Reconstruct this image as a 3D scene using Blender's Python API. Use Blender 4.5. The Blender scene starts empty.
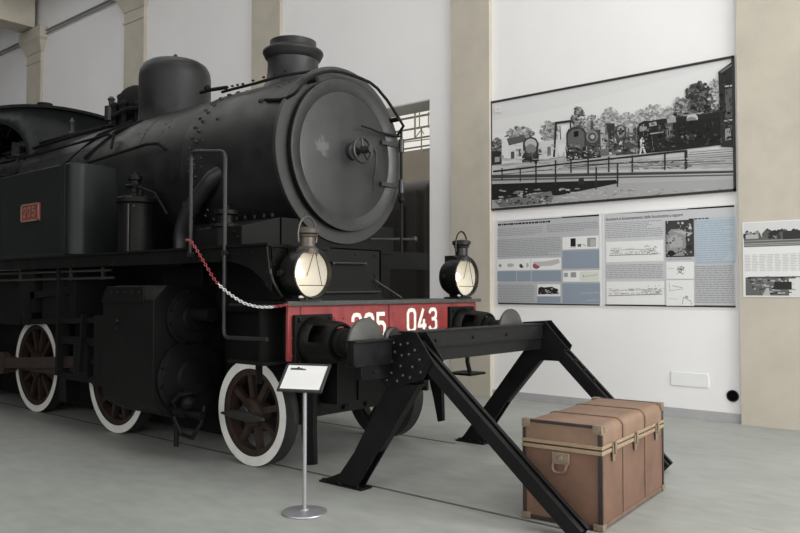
import bpy, bmesh, math, random
from mathutils import Vector, Matrix
from math import sin, cos, pi, radians, atan, sqrt, atan2
random.seed(7)
S = bpy.context.scene
COL = S.collection
# ------------------------------------------------------------------ camera (eye height 1.38 m)
EYE = Vector((0, 0, 1.38)); FPX = 770.0
yaw = radians(40.5); tilt = atan(23.5 / 770)
FW = Vector((-sin(yaw) * cos(tilt), cos(yaw) * cos(tilt), sin(tilt)))
RT = Vector((cos(yaw), sin(yaw), 0)); UP = RT.cross(FW)
cam = bpy.data.cameras.new('camera'); camo = bpy.data.objects.new('camera', cam); COL.objects.link(camo)
cam.sensor_width = 36; cam.lens = FPX / 800 * 36; cam.clip_start = .05; cam.clip_end = 200
camo.matrix_world = Matrix(((RT.x, UP.x, -FW.x, EYE.x), (RT.y, UP.y, -FW.y, EYE.y), (RT.z, UP.z, -FW.z, EYE.z), (0, 0, 0, 1)))
S.camera = camo

def at(px, py, axis, v):            # the point of the plane axis = v that the photograph shows at pixel (px, py)
    r = FW + RT * ((px - 400) / FPX) - UP * ((py - 266.5) / FPX)
    return EYE + r * ((v - EYE[axis]) / r[axis])

# ------------------------------------------------------------------ materials
def lin(c):
    return tuple(((x / 255) / 12.92 if x / 255 <= .04045 else ((x / 255 + .055) / 1.055) ** 2.4) for x in c)

def mat(name, rgb, rough=.5, metal=0., var=0., scale=6., bump=0., bscale=40., spec=.5, emit=None, estr=0., rvar=0.):
    m = bpy.data.materials.new(name); m.use_nodes = True
    nt = m.node_tree; b = nt.nodes['Principled BSDF']
    b.inputs['Base Color'].default_value = (*rgb, 1)
    b.inputs['Roughness'].default_value = rough; b.inputs['Metallic'].default_value = metal
    b.inputs['Specular IOR Level'].default_value = spec
    if emit:
        b.inputs['Emission Color'].default_value = (*emit, 1); b.inputs['Emission Strength'].default_value = estr
    tc = nt.nodes.new('ShaderNodeTexCoord')
    if var or rvar:
        n = nt.nodes.new('ShaderNodeTexNoise'); n.inputs['Scale'].default_value = scale; n.inputs['Detail'].default_value = 6; n.inputs['Roughness'].default_value = .6
        nt.links.new(tc.outputs['Object'], n.inputs['Vector'])
        if var:
            r = nt.nodes.new('ShaderNodeValToRGB')
            r.color_ramp.elements[0].position = .3; r.color_ramp.elements[1].position = .72
            r.color_ramp.elements[0].color = (*[x * (1 - var) for x in rgb], 1); r.color_ramp.elements[1].color = (*[min(1, x * (1 + var)) for x in rgb], 1)
            nt.links.new(n.outputs['Fac'], r.inputs['Fac']); nt.links.new(r.outputs['Color'], b.inputs['Base Color'])
        if rvar:
            mr = nt.nodes.new('ShaderNodeMapRange'); mr.inputs['From Min'].default_value = .3; mr.inputs['From Max'].default_value = .7
            mr.inputs['To Min'].default_value = max(.02, rough - rvar); mr.inputs['To Max'].default_value = min(1, rough + rvar)
            nt.links.new(n.outputs['Fac'], mr.inputs['Value']); nt.links.new(mr.outputs['Result'], b.inputs['Roughness'])
    if bump:
        n2 = nt.nodes.new('ShaderNodeTexNoise'); n2.inputs['Scale'].default_value = bscale; n2.inputs['Detail'].default_value = 5
        nt.links.new(tc.outputs['Object'], n2.inputs['Vector'])
        bp = nt.nodes.new('ShaderNodeBump'); bp.inputs['Strength'].default_value = bump; bp.inputs['Distance'].default_value = .01
        nt.links.new(n2.outputs['Fac'], bp.inputs['Height']); nt.links.new(bp.outputs['Normal'], b.inputs['Normal'])
    return m

M = {}
M['black'] = mat('black_paint', (.0045, .0049, .0045), .5, spec=.14, var=.25, scale=3, bump=.12, bscale=25, rvar=.1)
M['tank'] = mat('tank_paint', (.0075, .0095, .0098), .48, spec=.28, var=.2, scale=2, bump=.08, bscale=8, rvar=.08)
M['smoke'] = mat('smokebox_paint', (.0115, .0124, .0124), .42, spec=.36, var=.45, scale=4, bump=.1, bscale=22, rvar=.1)
M['rim'] = mat('smokebox_rim_paint', (.019, .020, .019), .5, var=.25, scale=6, bump=.1)
M['dark'] = mat('matt_black', (.0038, .004, .0038), .7, var=.2, spec=.2)  # rougher, slightly deeper black than the main paint
M['steel'] = mat('worn_dark_steel', (.024, .0235, .022), .45, metal=.2, var=.35, scale=14)
M['tubes'] = mat('handrail_steel', (.016, .0165, .016), .42, metal=.2, var=.2, scale=12)
M['red'] = mat('red_beam_paint', (.215, .030, .029), .45, var=.3, scale=7, bump=.1, bscale=30, rvar=.1)
M['rust'] = mat('red_brown_wheel_paint', (.030, .018, .0145), .6, spec=.3, var=.4, scale=9)
M['rod'] = mat('red_brown_rod_paint', (.026, .016, .0135), .5, spec=.3, var=.3, scale=9)
M['white_rim'] = mat('white_tyre_paint', (.66, .66, .62), .55, var=.1, scale=6)
M['tread'] = mat('tyre_steel', (.02, .0195, .019), .5, metal=.1, var=.2)
M['number'] = mat('white_number_paint', (.72, .70, .64), .6, var=.15, scale=30)
M['edge'] = mat('deck_edge_paint', (.042, .045, .039), .5, var=.3, scale=10)
M['plate_red'] = mat('cast_plate_red', (.22, .04, .035), .5, var=.2)
M['plate_metal'] = mat('cast_plate_brass', (.28, .19, .13), .45, metal=.3)
M['buffer'] = mat('buffer_steel', (.050, .050, .046), .5, metal=.2, var=.25, scale=8)
M['lantern'] = mat('lantern_paint', (.007, .0068, .0065), .4, spec=.35, var=.2)
M['lantern_metal'] = mat('lantern_bronze', (.07, .058, .047), .42, metal=.3, var=.25, scale=12)
M['reflector'] = mat('lantern_reflector', (.50, .49, .455), .5)
M['bulb'] = mat('lamp_bulb', (1, .9, .7), .3, emit=(1, .80, .50), estr=8)
M['stop'] = mat('buffer_stop_paint', (.0050, .0053, .0055), .42, spec=.22, var=.3, scale=8, bump=.1, bscale=40, rvar=.12)
M['stop_edge'] = mat('worn_bolt_steel', (.05, .05, .047), .5, metal=.3, var=.3)
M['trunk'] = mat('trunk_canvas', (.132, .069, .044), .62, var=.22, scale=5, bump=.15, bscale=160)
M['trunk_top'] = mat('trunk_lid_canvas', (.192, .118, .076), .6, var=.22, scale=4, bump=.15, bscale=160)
M['slat'] = mat('trunk_slat_wood', (.125, .075, .050), .5, var=.3, scale=10)
M['binding'] = mat('trunk_binding', (.022, .015, .012), .5, var=.5, scale=14)
M['tan'] = mat('trunk_tan_trim', (.26, .19, .12), .5, var=.2, scale=12)
M['brass'] = mat('trunk_fittings', (.19, .145, .10), .5, metal=.1, var=.3, scale=30)
M['floor'] = None
M['wall'] = mat('white_wall_paint', (.80, .79, .785), .8, var=.03, scale=.8, bump=.05, bscale=12)
M['beige'] = mat('beige_pillar_paint', (.478, .438, .366), .85, var=.09, scale=2.2, bump=.12, bscale=6)
M['skirt'] = mat('grey_skirting_paint', (.38, .385, .39), .6, var=.08)
M['ceil'] = mat('grey_ceiling', (.45, .45, .44), .9)
M['conduit'] = mat('grey_conduit', (.22, .22, .215), .6)
M['rail'] = mat('floor_rail_groove', (.075, .073, .068), .7, var=.5, scale=8)
M['pole'] = mat('satin_grey_metal', (.34, .34, .36), .4, metal=.6)
M['stand_black'] = mat('black_plastic', (.014, .014, .015), .45)
M['paper'] = mat('paper_white', (.60, .60, .585), .6)
M['ink'] = mat('ink_black', (.02, .02, .022), .5)
M['chain_red'] = mat('chain_red', (.27, .04, .05), .5)
M['chain_white'] = mat('chain_white', (.62, .615, .60), .5)
M['cover'] = mat('grey_white_cover', (.77, .775, .76), .6)
M['coach'] = mat('dark_coach_paint', (.018, .014, .012), .5, var=.2)
M['coach_red'] = mat('coach_red_paint', (.13, .028, .018), .5, var=.2)
M['purlin'] = mat('roof_purlin', (.30, .27, .22), .7)
M['truss'] = mat('truss_paint', (.45, .41, .34), .7)
M['lintel'] = mat('grey_lintel', (.78, .79, .74), .8)
G = {}
def grey(v):                         # a printed tone (albedo)
    k = round(v, 3)
    if k not in G: G[k] = mat('print_grey_%d' % int(k * 1000), (k, k * 1.0, k * .995), .6, spec=.12)
    return G[k]
def tone(name, rgb):
    if name not in G: G[name] = mat(name, rgb, .6, spec=.12)
    return G[name]

def floor_mat():
    m = bpy.data.materials.new('concrete_floor'); m.use_nodes = True; nt = m.node_tree; b = nt.nodes['Principled BSDF']
    tc = nt.nodes.new('ShaderNodeTexCoord')
    n1 = nt.nodes.new('ShaderNodeTexNoise'); n1.inputs['Scale'].default_value = .45; n1.inputs['Detail'].default_value = 9; n1.inputs['Roughness'].default_value = .62
    n2 = nt.nodes.new('ShaderNodeTexNoise'); n2.inputs['Scale'].default_value = 5; n2.inputs['Detail'].default_value = 8
    mp = nt.nodes.new('ShaderNodeMapping'); mp.inputs['Rotation'].default_value = (0, 0, .2); mp.inputs['Scale'].default_value = (1, 1.9, 1)
    nt.links.new(tc.outputs['Object'], mp.inputs['Vector'])
    for n in (n1, n2): nt.links.new(mp.outputs['Vector'], n.inputs['Vector'])
    mx = nt.nodes.new('ShaderNodeMix'); mx.data_type = 'FLOAT'; mx.inputs[0].default_value = .35
    nt.links.new(n1.outputs['Fac'], mx.inputs[2]); nt.links.new(n2.outputs['Fac'], mx.inputs[3])
    r = nt.nodes.new('ShaderNodeValToRGB'); e = r.color_ramp.elements
    e[0].position = .34; e[0].color = (.235, .246, .227, 1); e[1].position = .66; e[1].color = (.325, .336, .314, 1)
    nt.links.new(mx.outputs[0], r.inputs['Fac']); nt.links.new(r.outputs['Color'], b.inputs['Base Color'])
    n3 = nt.nodes.new('ShaderNodeTexNoise'); n3.inputs['Scale'].default_value = 2.6; n3.inputs['Detail'].default_value = 3; nt.links.new(mp.outputs['Vector'], n3.inputs['Vector'])
    m3 = nt.nodes.new('ShaderNodeMapRange'); m3.inputs['From Min'].default_value = .73; m3.inputs['From Max'].default_value = .79; m3.inputs['To Max'].default_value = .3; nt.links.new(n3.outputs['Fac'], m3.inputs['Value'])
    x3 = nt.nodes.new('ShaderNodeMix'); x3.data_type = 'RGBA'; x3.inputs[7].default_value = (.16, .165, .15, 1); nt.links.new(m3.outputs[0], x3.inputs[0]); nt.links.new(r.outputs['Color'], x3.inputs[6]); nt.links.new(x3.outputs[2], b.inputs['Base Color'])
    b.inputs['Roughness'].default_value = .55; b.inputs['Specular IOR Level'].default_value = .35
    bp = nt.nodes.new('ShaderNodeBump'); bp.inputs['Strength'].default_value = .08; bp.inputs['Distance'].default_value = .01
    nt.links.new(n2.outputs['Fac'], bp.inputs['Height']); nt.links.new(bp.outputs['Normal'], b.inputs['Normal'])
    return m
M['floor'] = floor_mat()

def glass_mat(name, tint=(1, 1, 1), mixv=.1, rough=.03):
    m = bpy.data.materials.new(name); m.use_nodes = True; nt = m.node_tree
    nt.nodes.remove(nt.nodes['Principled BSDF'])
    out = nt.nodes['Material Output']; t = nt.nodes.new('ShaderNodeBsdfTransparent'); t.inputs['Color'].default_value = (*tint, 1)
    g = nt.nodes.new('ShaderNodeBsdfGlossy'); g.inputs['Roughness'].default_value = rough
    mx = nt.nodes.new('ShaderNodeMixShader'); mx.inputs[0].default_value = mixv
    nt.links.new(t.outputs[0], mx.inputs[1]); nt.links.new(g.outputs[0], mx.inputs[2]); nt.links.new(mx.outputs[0], out.inputs['Surface'])
    return m
M['glass'] = glass_mat('lens_glass', (.97, .96, .93), .08)
M['dark_glass'] = glass_mat('dim_glass', (.25, .27, .26), .08)
M['roof_glass'] = glass_mat('skylight_glass', (.95, .93, .88), .03)

def door_mat():                      # smokebox door: black paint with one worn, scraped patch
    m = mat('smokebox_door_paint', (.0130, .0140, .0140), .40, var=.42, scale=4.5, bump=.1, bscale=18, rvar=.12)
    nt = m.node_tree; b = nt.nodes['Principled BSDF']
    src = b.inputs['Base Color'].links[0].from_socket
    g = nt.nodes.new('ShaderNodeNewGeometry'); d = nt.nodes.new('ShaderNodeVectorMath'); d.operation = 'DISTANCE'
    d.inputs[1].default_value = (-4.54, 4.34, 2.555); nt.links.new(g.outputs['Position'], d.inputs[0])
    n = nt.nodes.new('ShaderNodeTexNoise'); n.inputs['Scale'].default_value = 22; n.inputs['Detail'].default_value = 8
    nt.links.new(g.outputs['Position'], n.inputs['Vector'])
    ma = nt.nodes.new('ShaderNodeMath'); ma.operation = 'MULTIPLY_ADD'; ma.inputs[1].default_value = .22; nt.links.new(n.outputs['Fac'], ma.inputs[0]); nt.links.new(d.outputs['Value'], ma.inputs[2])
    mr = nt.nodes.new('ShaderNodeMapRange'); mr.inputs['From Min'].default_value = .15; mr.inputs['From Max'].default_value = .19; mr.inputs['To Min'].default_value = .75; mr.inputs['To Max'].default_value = 0
    nt.links.new(ma.outputs[0], mr.inputs['Value'])
    mx = nt.nodes.new('ShaderNodeMix'); mx.data_type = 'RGBA'; mx.inputs[7].default_value = (.075, .074, .072, 1)
    nt.links.new(mr.outputs[0], mx.inputs[0]); nt.links.new(src, mx.inputs[6]); nt.links.new(mx.outputs[2], b.inputs['Base Color'])
    return m
M['door'] = door_mat()

# ------------------------------------------------------------------ mesh builder
WORLD = {}                            # world origin of each object (parents are never rotated)
class MB:
    def __init__(s): s.bm = bmesh.new(); s.mi = 0
    def face(s, vs):
        try:
            f = s.bm.faces.new(vs); f.material_index = s.mi; return f
        except ValueError: return None
    def pts(s, ps): return [s.bm.verts.new(Vector(p)) for p in ps]
    def quad(s, *ps): return s.face(s.pts(ps))
    def box(s, a, b, mtx=None):
        (x0, y0, z0), (x1, y1, z1) = a, b
        x0, x1 = sorted((x0, x1)); y0, y1 = sorted((y0, y1)); z0, z1 = sorted((z0, z1))
        v = [Vector(p) for p in ((x0, y0, z0), (x1, y0, z0), (x1, y1, z0), (x0, y1, z0), (x0, y0, z1), (x1, y0, z1), (x1, y1, z1), (x0, y1, z1))]
        if mtx: v = [mtx @ p for p in v]
        v = s.pts(v)
        for i in ((0, 3, 2, 1), (4, 5, 6, 7), (0, 1, 5, 4), (1, 2, 6, 5), (2, 3, 7, 6), (3, 0, 4, 7)): s.face([v[k] for k in i])
        return s
    def cbox(s, c, size, mtx=None):
        c = Vector(c); h = Vector(size) / 2
        return s.box(c - h, c + h, mtx)
    def bar(s, p, q, w, h, up=(0, 0, 1)):          # a rectangular bar from p to q: w sideways, h along up
        p, q = Vector(p), Vector(q); d = (q - p).normalized(); sd = d.cross(Vector(up)).normalized(); u = sd.cross(d)
        v = []
        for e in (p, q):
            for a, b in ((-1, -1), (1, -1), (1, 1), (-1, 1)): v.append(e + sd * (a * w / 2) + u * (b * h / 2))
        v = s.pts(v)
        for i in ((3, 2, 1, 0), (4, 5, 6, 7), (0, 1, 5, 4), (1, 2, 6, 5), (2, 3, 7, 6), (3, 0, 4, 7)): s.face([v[k] for k in i])
        return s
    def prism(s, out, axis, a, b):                 # outline in the two other axes, extruded along axis from a to b
        def P(u, v, w): return {'x': (w, u, v), 'y': (u, w, v), 'z': (u, v, w)}[axis]
        A = s.pts([P(u, v, a) for u, v in out]); B = s.pts([P(u, v, b) for u, v in out]); n = len(out)
        s.face(A[::-1]); s.face(B)
        for i in range(n): s.face([A[i], A[(i + 1) % n], B[(i + 1) % n], B[i]])
        return s
    def lathe(s, o, ax, prof, seg=32, caps=True, a0=0, a1=2 * pi, ref=None, skip=None):   # prof: (distance along ax, radius)
        o, ax = Vector(o), Vector(ax).normalized()
        e1 = Vector(ref) if ref else (Vector((0, 0, 1)) if abs(ax.z) < .9 else Vector((1, 0, 0)))
        e1 = (e1 - ax * e1.dot(ax)).normalized(); e2 = ax.cross(e1)
        full = abs(a1 - a0 - 2 * pi) < 1e-6; n = seg if full else seg + 1
        rings = []
        for t, r in prof:
            if r < 1e-6: rings.append([s.bm.verts.new(o + ax * t)]); continue
            rings.append([s.bm.verts.new(o + ax * t + (e1 * cos(a0 + (a1 - a0) * k / seg) + e2 * sin(a0 + (a1 - a0) * k / seg)) * r) for k in range(n)])
        for i in range(len(rings) - 1):
            A, B = rings[i], rings[i + 1]
            for k in range(seg):
                if skip and skip(i, k): continue
                k2 = (k + 1) % n
                if len(A) == 1 and len(B) == 1: continue
                if len(A) == 1: s.face([A[0], B[k2], B[k]])
                elif len(B) == 1: s.face([A[k], A[k2], B[0]])
                else: s.face([A[k], A[k2], B[k2], B[k]])
        if caps and full:
            if len(rings[0]) > 1: s.face(rings[0][::-1])
            if len(rings[-1]) > 1: s.face(rings[-1])
        return s
    def cyl(s, p, q, r, r2=None, seg=16, caps=True):
        p, q = Vector(p), Vector(q)
        return s.lathe(p, q - p, [(0, r), ((q - p).length, r if r2 is None else r2)], seg, caps)
    def ring(s, o, ax, ri, ro, t, seg=40):         # a flat annulus with thickness t along ax
        return s.lathe(o, ax, [(0, ri), (0, ro), (t, ro), (t, ri), (0, ri)], seg, False)
    def torus(s, o, ax, R, r, seg=32, rs=8):
        return s.lathe(o, ax, [(r * sin(2 * pi * k / rs), R + r * cos(2 * pi * k / rs)) for k in range(rs + 1)], seg, False)
    def tube(s, path, r, seg=8, closed=False):
        P = [Vector(p) for p in path]; n = len(P); rings = []; up = None
        for i in range(n):
            if closed: d = (P[(i + 1) % n] - P[i - 1]).normalized()
            else: d = ((P[min(i + 1, n - 1)] - P[max(i - 1, 0)])).normalized()
            if up is None:
                up = Vector((0, 0, 1)) if abs(d.z) < .9 else Vector((0, 1, 0))
            u = (up - d * up.dot(d)).normalized(); w = d.cross(u); up = u
            rr = r[i] if isinstance(r, (list, tuple)) else r
            rings.append([s.bm.verts.new(P[i] + (u * cos(2 * pi * k / seg) + w * sin(2 * pi * k / seg)) * rr) for k in range(seg)])
        m = n if closed else n - 1
        for i in range(m):
            A, B = rings[i], rings[(i + 1) % n]
            for k in range(seg): s.face([A[k], A[(k + 1) % seg], B[(k + 1) % seg], B[k]])
        if not closed: s.face(rings[0][::-1]); s.face(rings[-1])
        return s
    def rivet(s, p, n, r=.012, h=None):
        h = h or r * .7
        return s.lathe(Vector(p) - Vector(n).normalized() * .002, n, [(0, r), (h * .7, r * .8), (h + .002, r * .3), (h + .0025, 0)], 7, False)
    def ball(s, c, r, sx=(1, 1, 1), seg=14):
        m = Matrix.Translation(Vector(c)) @ Matrix.Diagonal((*[k * r for k in sx], 1))
        g = bmesh.ops.create_uvsphere(s.bm, u_segments=seg, v_segments=max(6, seg // 2), radius=1, matrix=m)
        for v in g['verts']:
            for f in v.link_faces: f.material_index = s.mi
        return s
    def build(s, name, mats, parent=None, bevel=0., solid=0., sharp=35):
        me = bpy.data.meshes.new(name)
        bmesh.ops.recalc_face_normals(s.bm, faces=s.bm.faces)
        co = [v.co for v in s.bm.verts]
        lo = Vector([min(c[i] for c in co) for i in range(3)]); hi = Vector([max(c[i] for c in co) for i in range(3)])
        c = (lo + hi) / 2
        if parent is None: c.z = lo.z
        bmesh.ops.translate(s.bm, verts=s.bm.verts, vec=-c)
        s.bm.to_mesh(me); s.bm.free()
        for m in (mats if isinstance(mats, (list, tuple)) else [mats]): me.materials.append(M[m] if isinstance(m, str) else m)
        for p in me.polygons: p.use_smooth = True
        me.set_sharp_from_angle(angle=radians(sharp))
        o = bpy.data.objects.new(name, me); COL.objects.link(o)
        WORLD[o.name] = c.copy()
        if parent: o.parent = parent; o.location = c - WORLD[parent.name]
        else: o.location = c
        if solid:
            md = o.modifiers.new('solid', 'SOLIDIFY'); md.thickness = solid; md.offset = 0
        if bevel:
            md = o.modifiers.new('bevel', 'BEVEL'); md.width = bevel; md.segments = 2; md.limit_method = 'ANGLE'; md.angle_limit = radians(40)
        return o

def tag(o, label=None, cat=None, group=None, kind=None):
    if label: o['label'] = label
    if cat: o['category'] = cat
    if group: o['group'] = group
    if kind: o['kind'] = kind
    return o
def thing(name, label, cat, loc, group=None):
    o = bpy.data.objects.new(name, None); COL.objects.link(o); o.location = loc; o.empty_display_size = .1
    WORLD[o.name] = Vector(loc); return tag(o, label, cat, group)
def struct(name, mb, m, label=None, **k): return tag(mb.build(name, m, **k), label, None, None, 'structure')
def arc(c, r, a0, a1, n): return [(c[0] + r * cos(a0 + (a1 - a0) * k / n), c[1] + r * sin(a0 + (a1 - a0) * k / n)) for k in range(n + 1)]
def roundpath(pts, r, n=5):          # polyline with filleted corners
    P = [Vector(p) for p in pts]; out = [P[0]]
    for i in range(1, len(P) - 1):
        a = (P[i - 1] - P[i]); b = (P[i + 1] - P[i]); k = min(r, a.length / 2, b.length / 2)
        p, q = P[i] + a.normalized() * k, P[i] + b.normalized() * k
        for j in range(n + 1):
            t = j / n; out.append(p.lerp(P[i], t).lerp(P[i].lerp(q, t), t))
    out.append(P[-1]); return out

# ================================================================== the hall
WY = 8.40                              # face of the white wall
ZC = 8.6
struct('floor', MB().box((-30, -7, -.15), (9, 24, 0)), 'floor')
DX0, DX1, DZ = -9.45, -6.63, 4.05      # doorway in the white wall
w = MB(); w.box((-30, WY, 0), (DX0, WY + .5, ZC)); w.box((DX1, WY, 0), (9, WY + .5, ZC)); w.box((DX0, WY, DZ), (DX1, WY + .5, ZC))
w.mi = 1; w.box((DX0 + .002, WY + .012, DZ - .012), (DX1 - .002, WY + .498, DZ - .001))
struct('wall_back', w, ['wall', 'lintel'])
struct('wall_left', MB().box((-30.3, -7, 0), (-30, 24, ZC)), 'wall')
fw_ = MB(); dwm = mat('dark_wall_paint', (.10, .10, .10), .9); fw_.box((-30, -7.3, 0), (9, -7, 1.5)); fw_.box((-30, -7.3, 6.5), (9, -7, ZC)); fw_.box((-30, -7.3, 1.5), (-9, -7, 6.5))
for k in range(4): fw_.box((-3.4 + k * 6 - 6, -7.3, 1.5), (-2.6 + k * 6 - 6, -7, 6.5))
struct('wall_front', fw_, dwm)
rw = MB(); rw.box((9, -7, 0), (9.3, 8.9, 1.6)); rw.box((9, -7, 6.9), (9.3, 8.9, ZC))
rw.box((9, -7, 1.6), (9.3, -2.6, 6.9))
for k in range(4): rw.box((9, -3.15 + k * 3.85, 1.6), (9.3, -2.65 + k * 3.85, 6.9))
struct('wall_right', rw, 'wall')
# roof of the main hall: slab with long roof lights between the cross beams
cl = MB()
BX = [-19.0, -14.45, -10.15, -5.93, -2.1, 2.2, 6.4]
cl.box((-30, -7.3, ZC), (9.3, .2, ZC + .2)); cl.box((-30, 7.0, ZC), (9.3, 8.9, ZC + .2))
cl.box((-30, .2, ZC), (-22, 7, ZC + .2)); cl.box((8.4, .2, ZC), (9.3, 7, ZC + .2))
for x in BX: cl.box((x - .9, .2, ZC), (x + .9, 7, ZC + .2))
struct('ceiling', cl, 'ceil')
for n_, x in enumerate(BX[:4] + [-2.1]):
    b = MB().box((x - .32, -7, 7.72), (x + .32, WY - .12, ZC)); struct('trim_%d' % (n_ + 1), b, 'beige')
# pillars with plain moulded capitals
def pillar(x0, x1, label):
    b = MB(); y = WY - .07
    b.box((x0, y, 0), (x1, WY + .1, 6.88))
    b.box((x0 - .02, y - .02, 6.88), (x1 + .02, WY + .1, 6.92)); b.box((x0, y, 6.92), (x1, WY + .1, 7.12))
    xs = [(x0 - .01, y - .01, 7.12), (x0 - .13, y - .09, 7.36), (x0 - .2, y - .12, 7.42), (x0 - .2, y - .12, 7.68)]
    for i in range(3):
        (xa, ya, za), (xb, yb, zb) = xs[i], xs[i + 1]; dx = x0
        A = b.pts([(xa, ya, za), (x1 + (x0 - xa), ya, za), (x1 + (x0 - xa), WY + .1, za), (xa, WY + .1, za)])
        B = b.pts([(xb, yb, zb), (x1 + (x0 - xb), yb, zb), (x1 + (x0 - xb), WY + .1, zb), (xb, WY + .1, zb)])
        for k in range(4): b.face([A[k], A[(k + 1) % 4], B[(k + 1) % 4], B[k]])
        if i == 2: b.face(B)
    b.box((x0 + .02, y, 7.68), (x1 - .02, WY + .1, 7.73))
    return struct('pillar', b, 'beige', label, sharp=20)
pillar(-19.2, -18.45, 'beige pillar farthest along the wall, above the cab')
pillar(-14.66, -13.9, 'beige pillar with a capital left of the steam dome')
pillar(-10.48, -9.74, 'beige pillar behind the locomotive chimney')
pillar(-6.21, -5.585, 'beige pillar left of the large framed photograph')
pillar(-2.50, -1.62, 'beige pillar right of the large framed photograph')
c = MB().cyl((-29.5, WY - .04, 7.58), (8.5, WY - .04, 7.58), .022, seg=8).cyl((-29.5, WY - .04, 7.50), (8.5, WY - .04, 7.50), .016, seg=8)
tag(c.build('wall_conduit', 'conduit'), 'long thin grey conduit running along the white wall at capital height', 'conduit')
sk = MB(); sk.box((-5.585, WY - .02, 0), (-2.505, WY - .001, .095)); sk.box((-6.625, WY - .02, 0), (-6.275, WY - .001, .095)); sk.box((-1.645, WY - .02, 0), (8.9, WY - .001, .095)); sk.box((-29.9, WY - .02, 0), (-19.43, WY - .001, .095))
struct('baseboard_back', sk, 'skirt')
# floor: flush rail grooves
for y, nm in ((4.03, 'near'), (5.62, 'far')):
    r = MB().box((-29, y - .014, 0.0005), (-4.15 if y > 5 else -1.2, y + .014, .002))
    tag(r.build('floor_rail', 'rail'), 'dark flush rail groove in the floor under the %s wheels of the locomotive' % nm, 'rail')
# ------------------------------------------------------------------ second hall behind the doorway
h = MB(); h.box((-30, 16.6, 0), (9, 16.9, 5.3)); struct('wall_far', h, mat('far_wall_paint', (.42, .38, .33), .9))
struct('wall_side', MB().box((0, 8.9, 0), (.3, 16.6, 6)), 'wall')
rf = MB()
for k in range(8): rf.box((-29.8, 9.4 + k * .95, 5.225), (-.05, 9.43 + k * .95, 5.265))
struct('trim_6', rf, 'purlin')
tr = MB(); TYY = 13.0
def tp(px_, py_): return at(px_, py_, 1, TYY)
for p_, q_, r_ in (((415, 108), (415, 139), .02), ((419.5, 108), (419.5, 126), .014), ((421.5, 128), (421.5, 153), .016), ((428.5, 112), (428.5, 128), .014)): tr.cyl(tp(*p_), tp(*q_), r_, seg=6)
for p_, q_ in (((398, 143), (436, 138)), ((415, 138), (422, 129)), ((419, 126), (424, 134)), ((421, 153), (430, 148))): tr.cyl(tp(*p_), tp(*q_), .012, seg=6)
tag(tr.build('roof_truss', 'truss'), 'slender steel truss rods under the bright roof seen through the doorway', 'truss')
struct('window_1', MB().box((-30, 8.9, 5.31), (0, 16.6, 5.33)), 'roof_glass')
# dark carriage in the second hall
ch = thing('rail_carriage', 'dark rail carriage seen through the doorway behind the smokebox', 'carriage', (-11.5, 11.6, 0))
b = MB(); prof = [(10.9, .95), (12.9, .95), (12.9, 3.15)] + [(11.9 + 1.0 * cos(a), 3.15 + .38 * sin(a)) for a in [k * pi / 10 for k in range(1, 10)]] + [(10.9, 3.15)]
b.prism(prof, 'x', -15.5, -8.72); b.build('body', 'coach', ch, bevel=.03)
for x in (-13.6, -12.3, -11.0, -9.55):
    f = MB(); f.box((x - .36, 10.87, 1.95), (x + .36, 10.899, 2.95)); fo = f.build('window_frame', mat('coach_frame', (.03, .022, .018), .5), ch)
    f = MB(); f.box((x - .28, 10.865, 2.03), (x + .28, 10.869, 2.87)); f.build('pane', mat('dark_pane', (.006, .006, .007), .15), fo)
MB().box((-10.9, 10.875, 1.2), (-9.75, 10.899, 1.9)).build('side_panel', 'coach_red', ch)
MB().cyl((-8.86, 10.84, 1.2), (-8.86, 10.84, 3.2), .02, seg=8).build('grab_pole', 'tubes', ch)
b = MB()
for x in (-14.4, -12.9, -10.9, -9.5):
    for y in (11.15, 12.65): b.lathe((x, y - .06, .46), (0, 1, 0), [(0, .45), (.12, .45)], 28)
b.box((-15.3, 11.2, .4), (-8.8, 12.6, .95)); b.build('running_gear', 'dark', ch)

# ================================================================== the locomotive
AY = 4.65; BZ = 2.52                   # boiler axis
L = thing('locomotive', 'black steam tank locomotive with red buffer beam numbered 205 043', 'locomotive', (-6.5, AY, 0))
FX = -4.60                             # front of the smokebox
# --- boiler barrel, lagging bands
b = MB(); b.lathe((-9.42, AY, BZ), (1, 0, 0), [(0, .71), (3.55, .71)], 64)
for x in (-6.75, -7.95, -8.9): b.lathe((x, AY, BZ), (1, 0, 0), [(-.04, .70), (-.04, .7125), (.04, .7125), (.04, .70)], 64, False)
for x, a in ((-6.35, 140), (-6.39, 150), (-6.31, 147), (-6.42, 142), (-6.35, 160), (-6.75, 143), (-6.72, 148), (-6.79, 151), (-6.86, 146), (-6.3, 168)):
    n = Vector((0, cos(radians(a)), sin(radians(a)))); b.rivet(Vector((x, AY, BZ)) + n * .70, n, .021)
boiler = b.build('boiler', 'smoke', L)
b = MB()                               # thin handrails along the barrel
def onb(x, a, r): return (x, AY + r * cos(radians(a)), BZ + r * sin(radians(a)))
b.tube([onb(-9.35, 148, .78), onb(-7.33, 145, .78), onb(-7.22, 147, .77), onb(-7.2, 158, .74)], .014)
b.tube([onb(-7.6, 168, .77), onb(-6.45, 163, .77), onb(-6.28, 164, .76), onb(-6.2, 168, .71)], .016)
b.tube([onb(-7.05, 118, .71), onb(-7.35, 135, .73), onb(-7.75, 160, .72)], .022)
b.tube([onb(-7.45, 115, .72), onb(-7.75, 135, .73), onb(-8.25, 165, .72)], .02)
b.tube([onb(-8.1, 112, .74), onb(-8.6, 128, .76), onb(-9.3, 133, .76)], .02)
b.tube([onb(-7.9, 105, .74), onb(-8.7, 120, .76), onb(-9.38, 122, .76)], .02)
b.build('boiler_handrail', 'dark', boiler)
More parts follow.
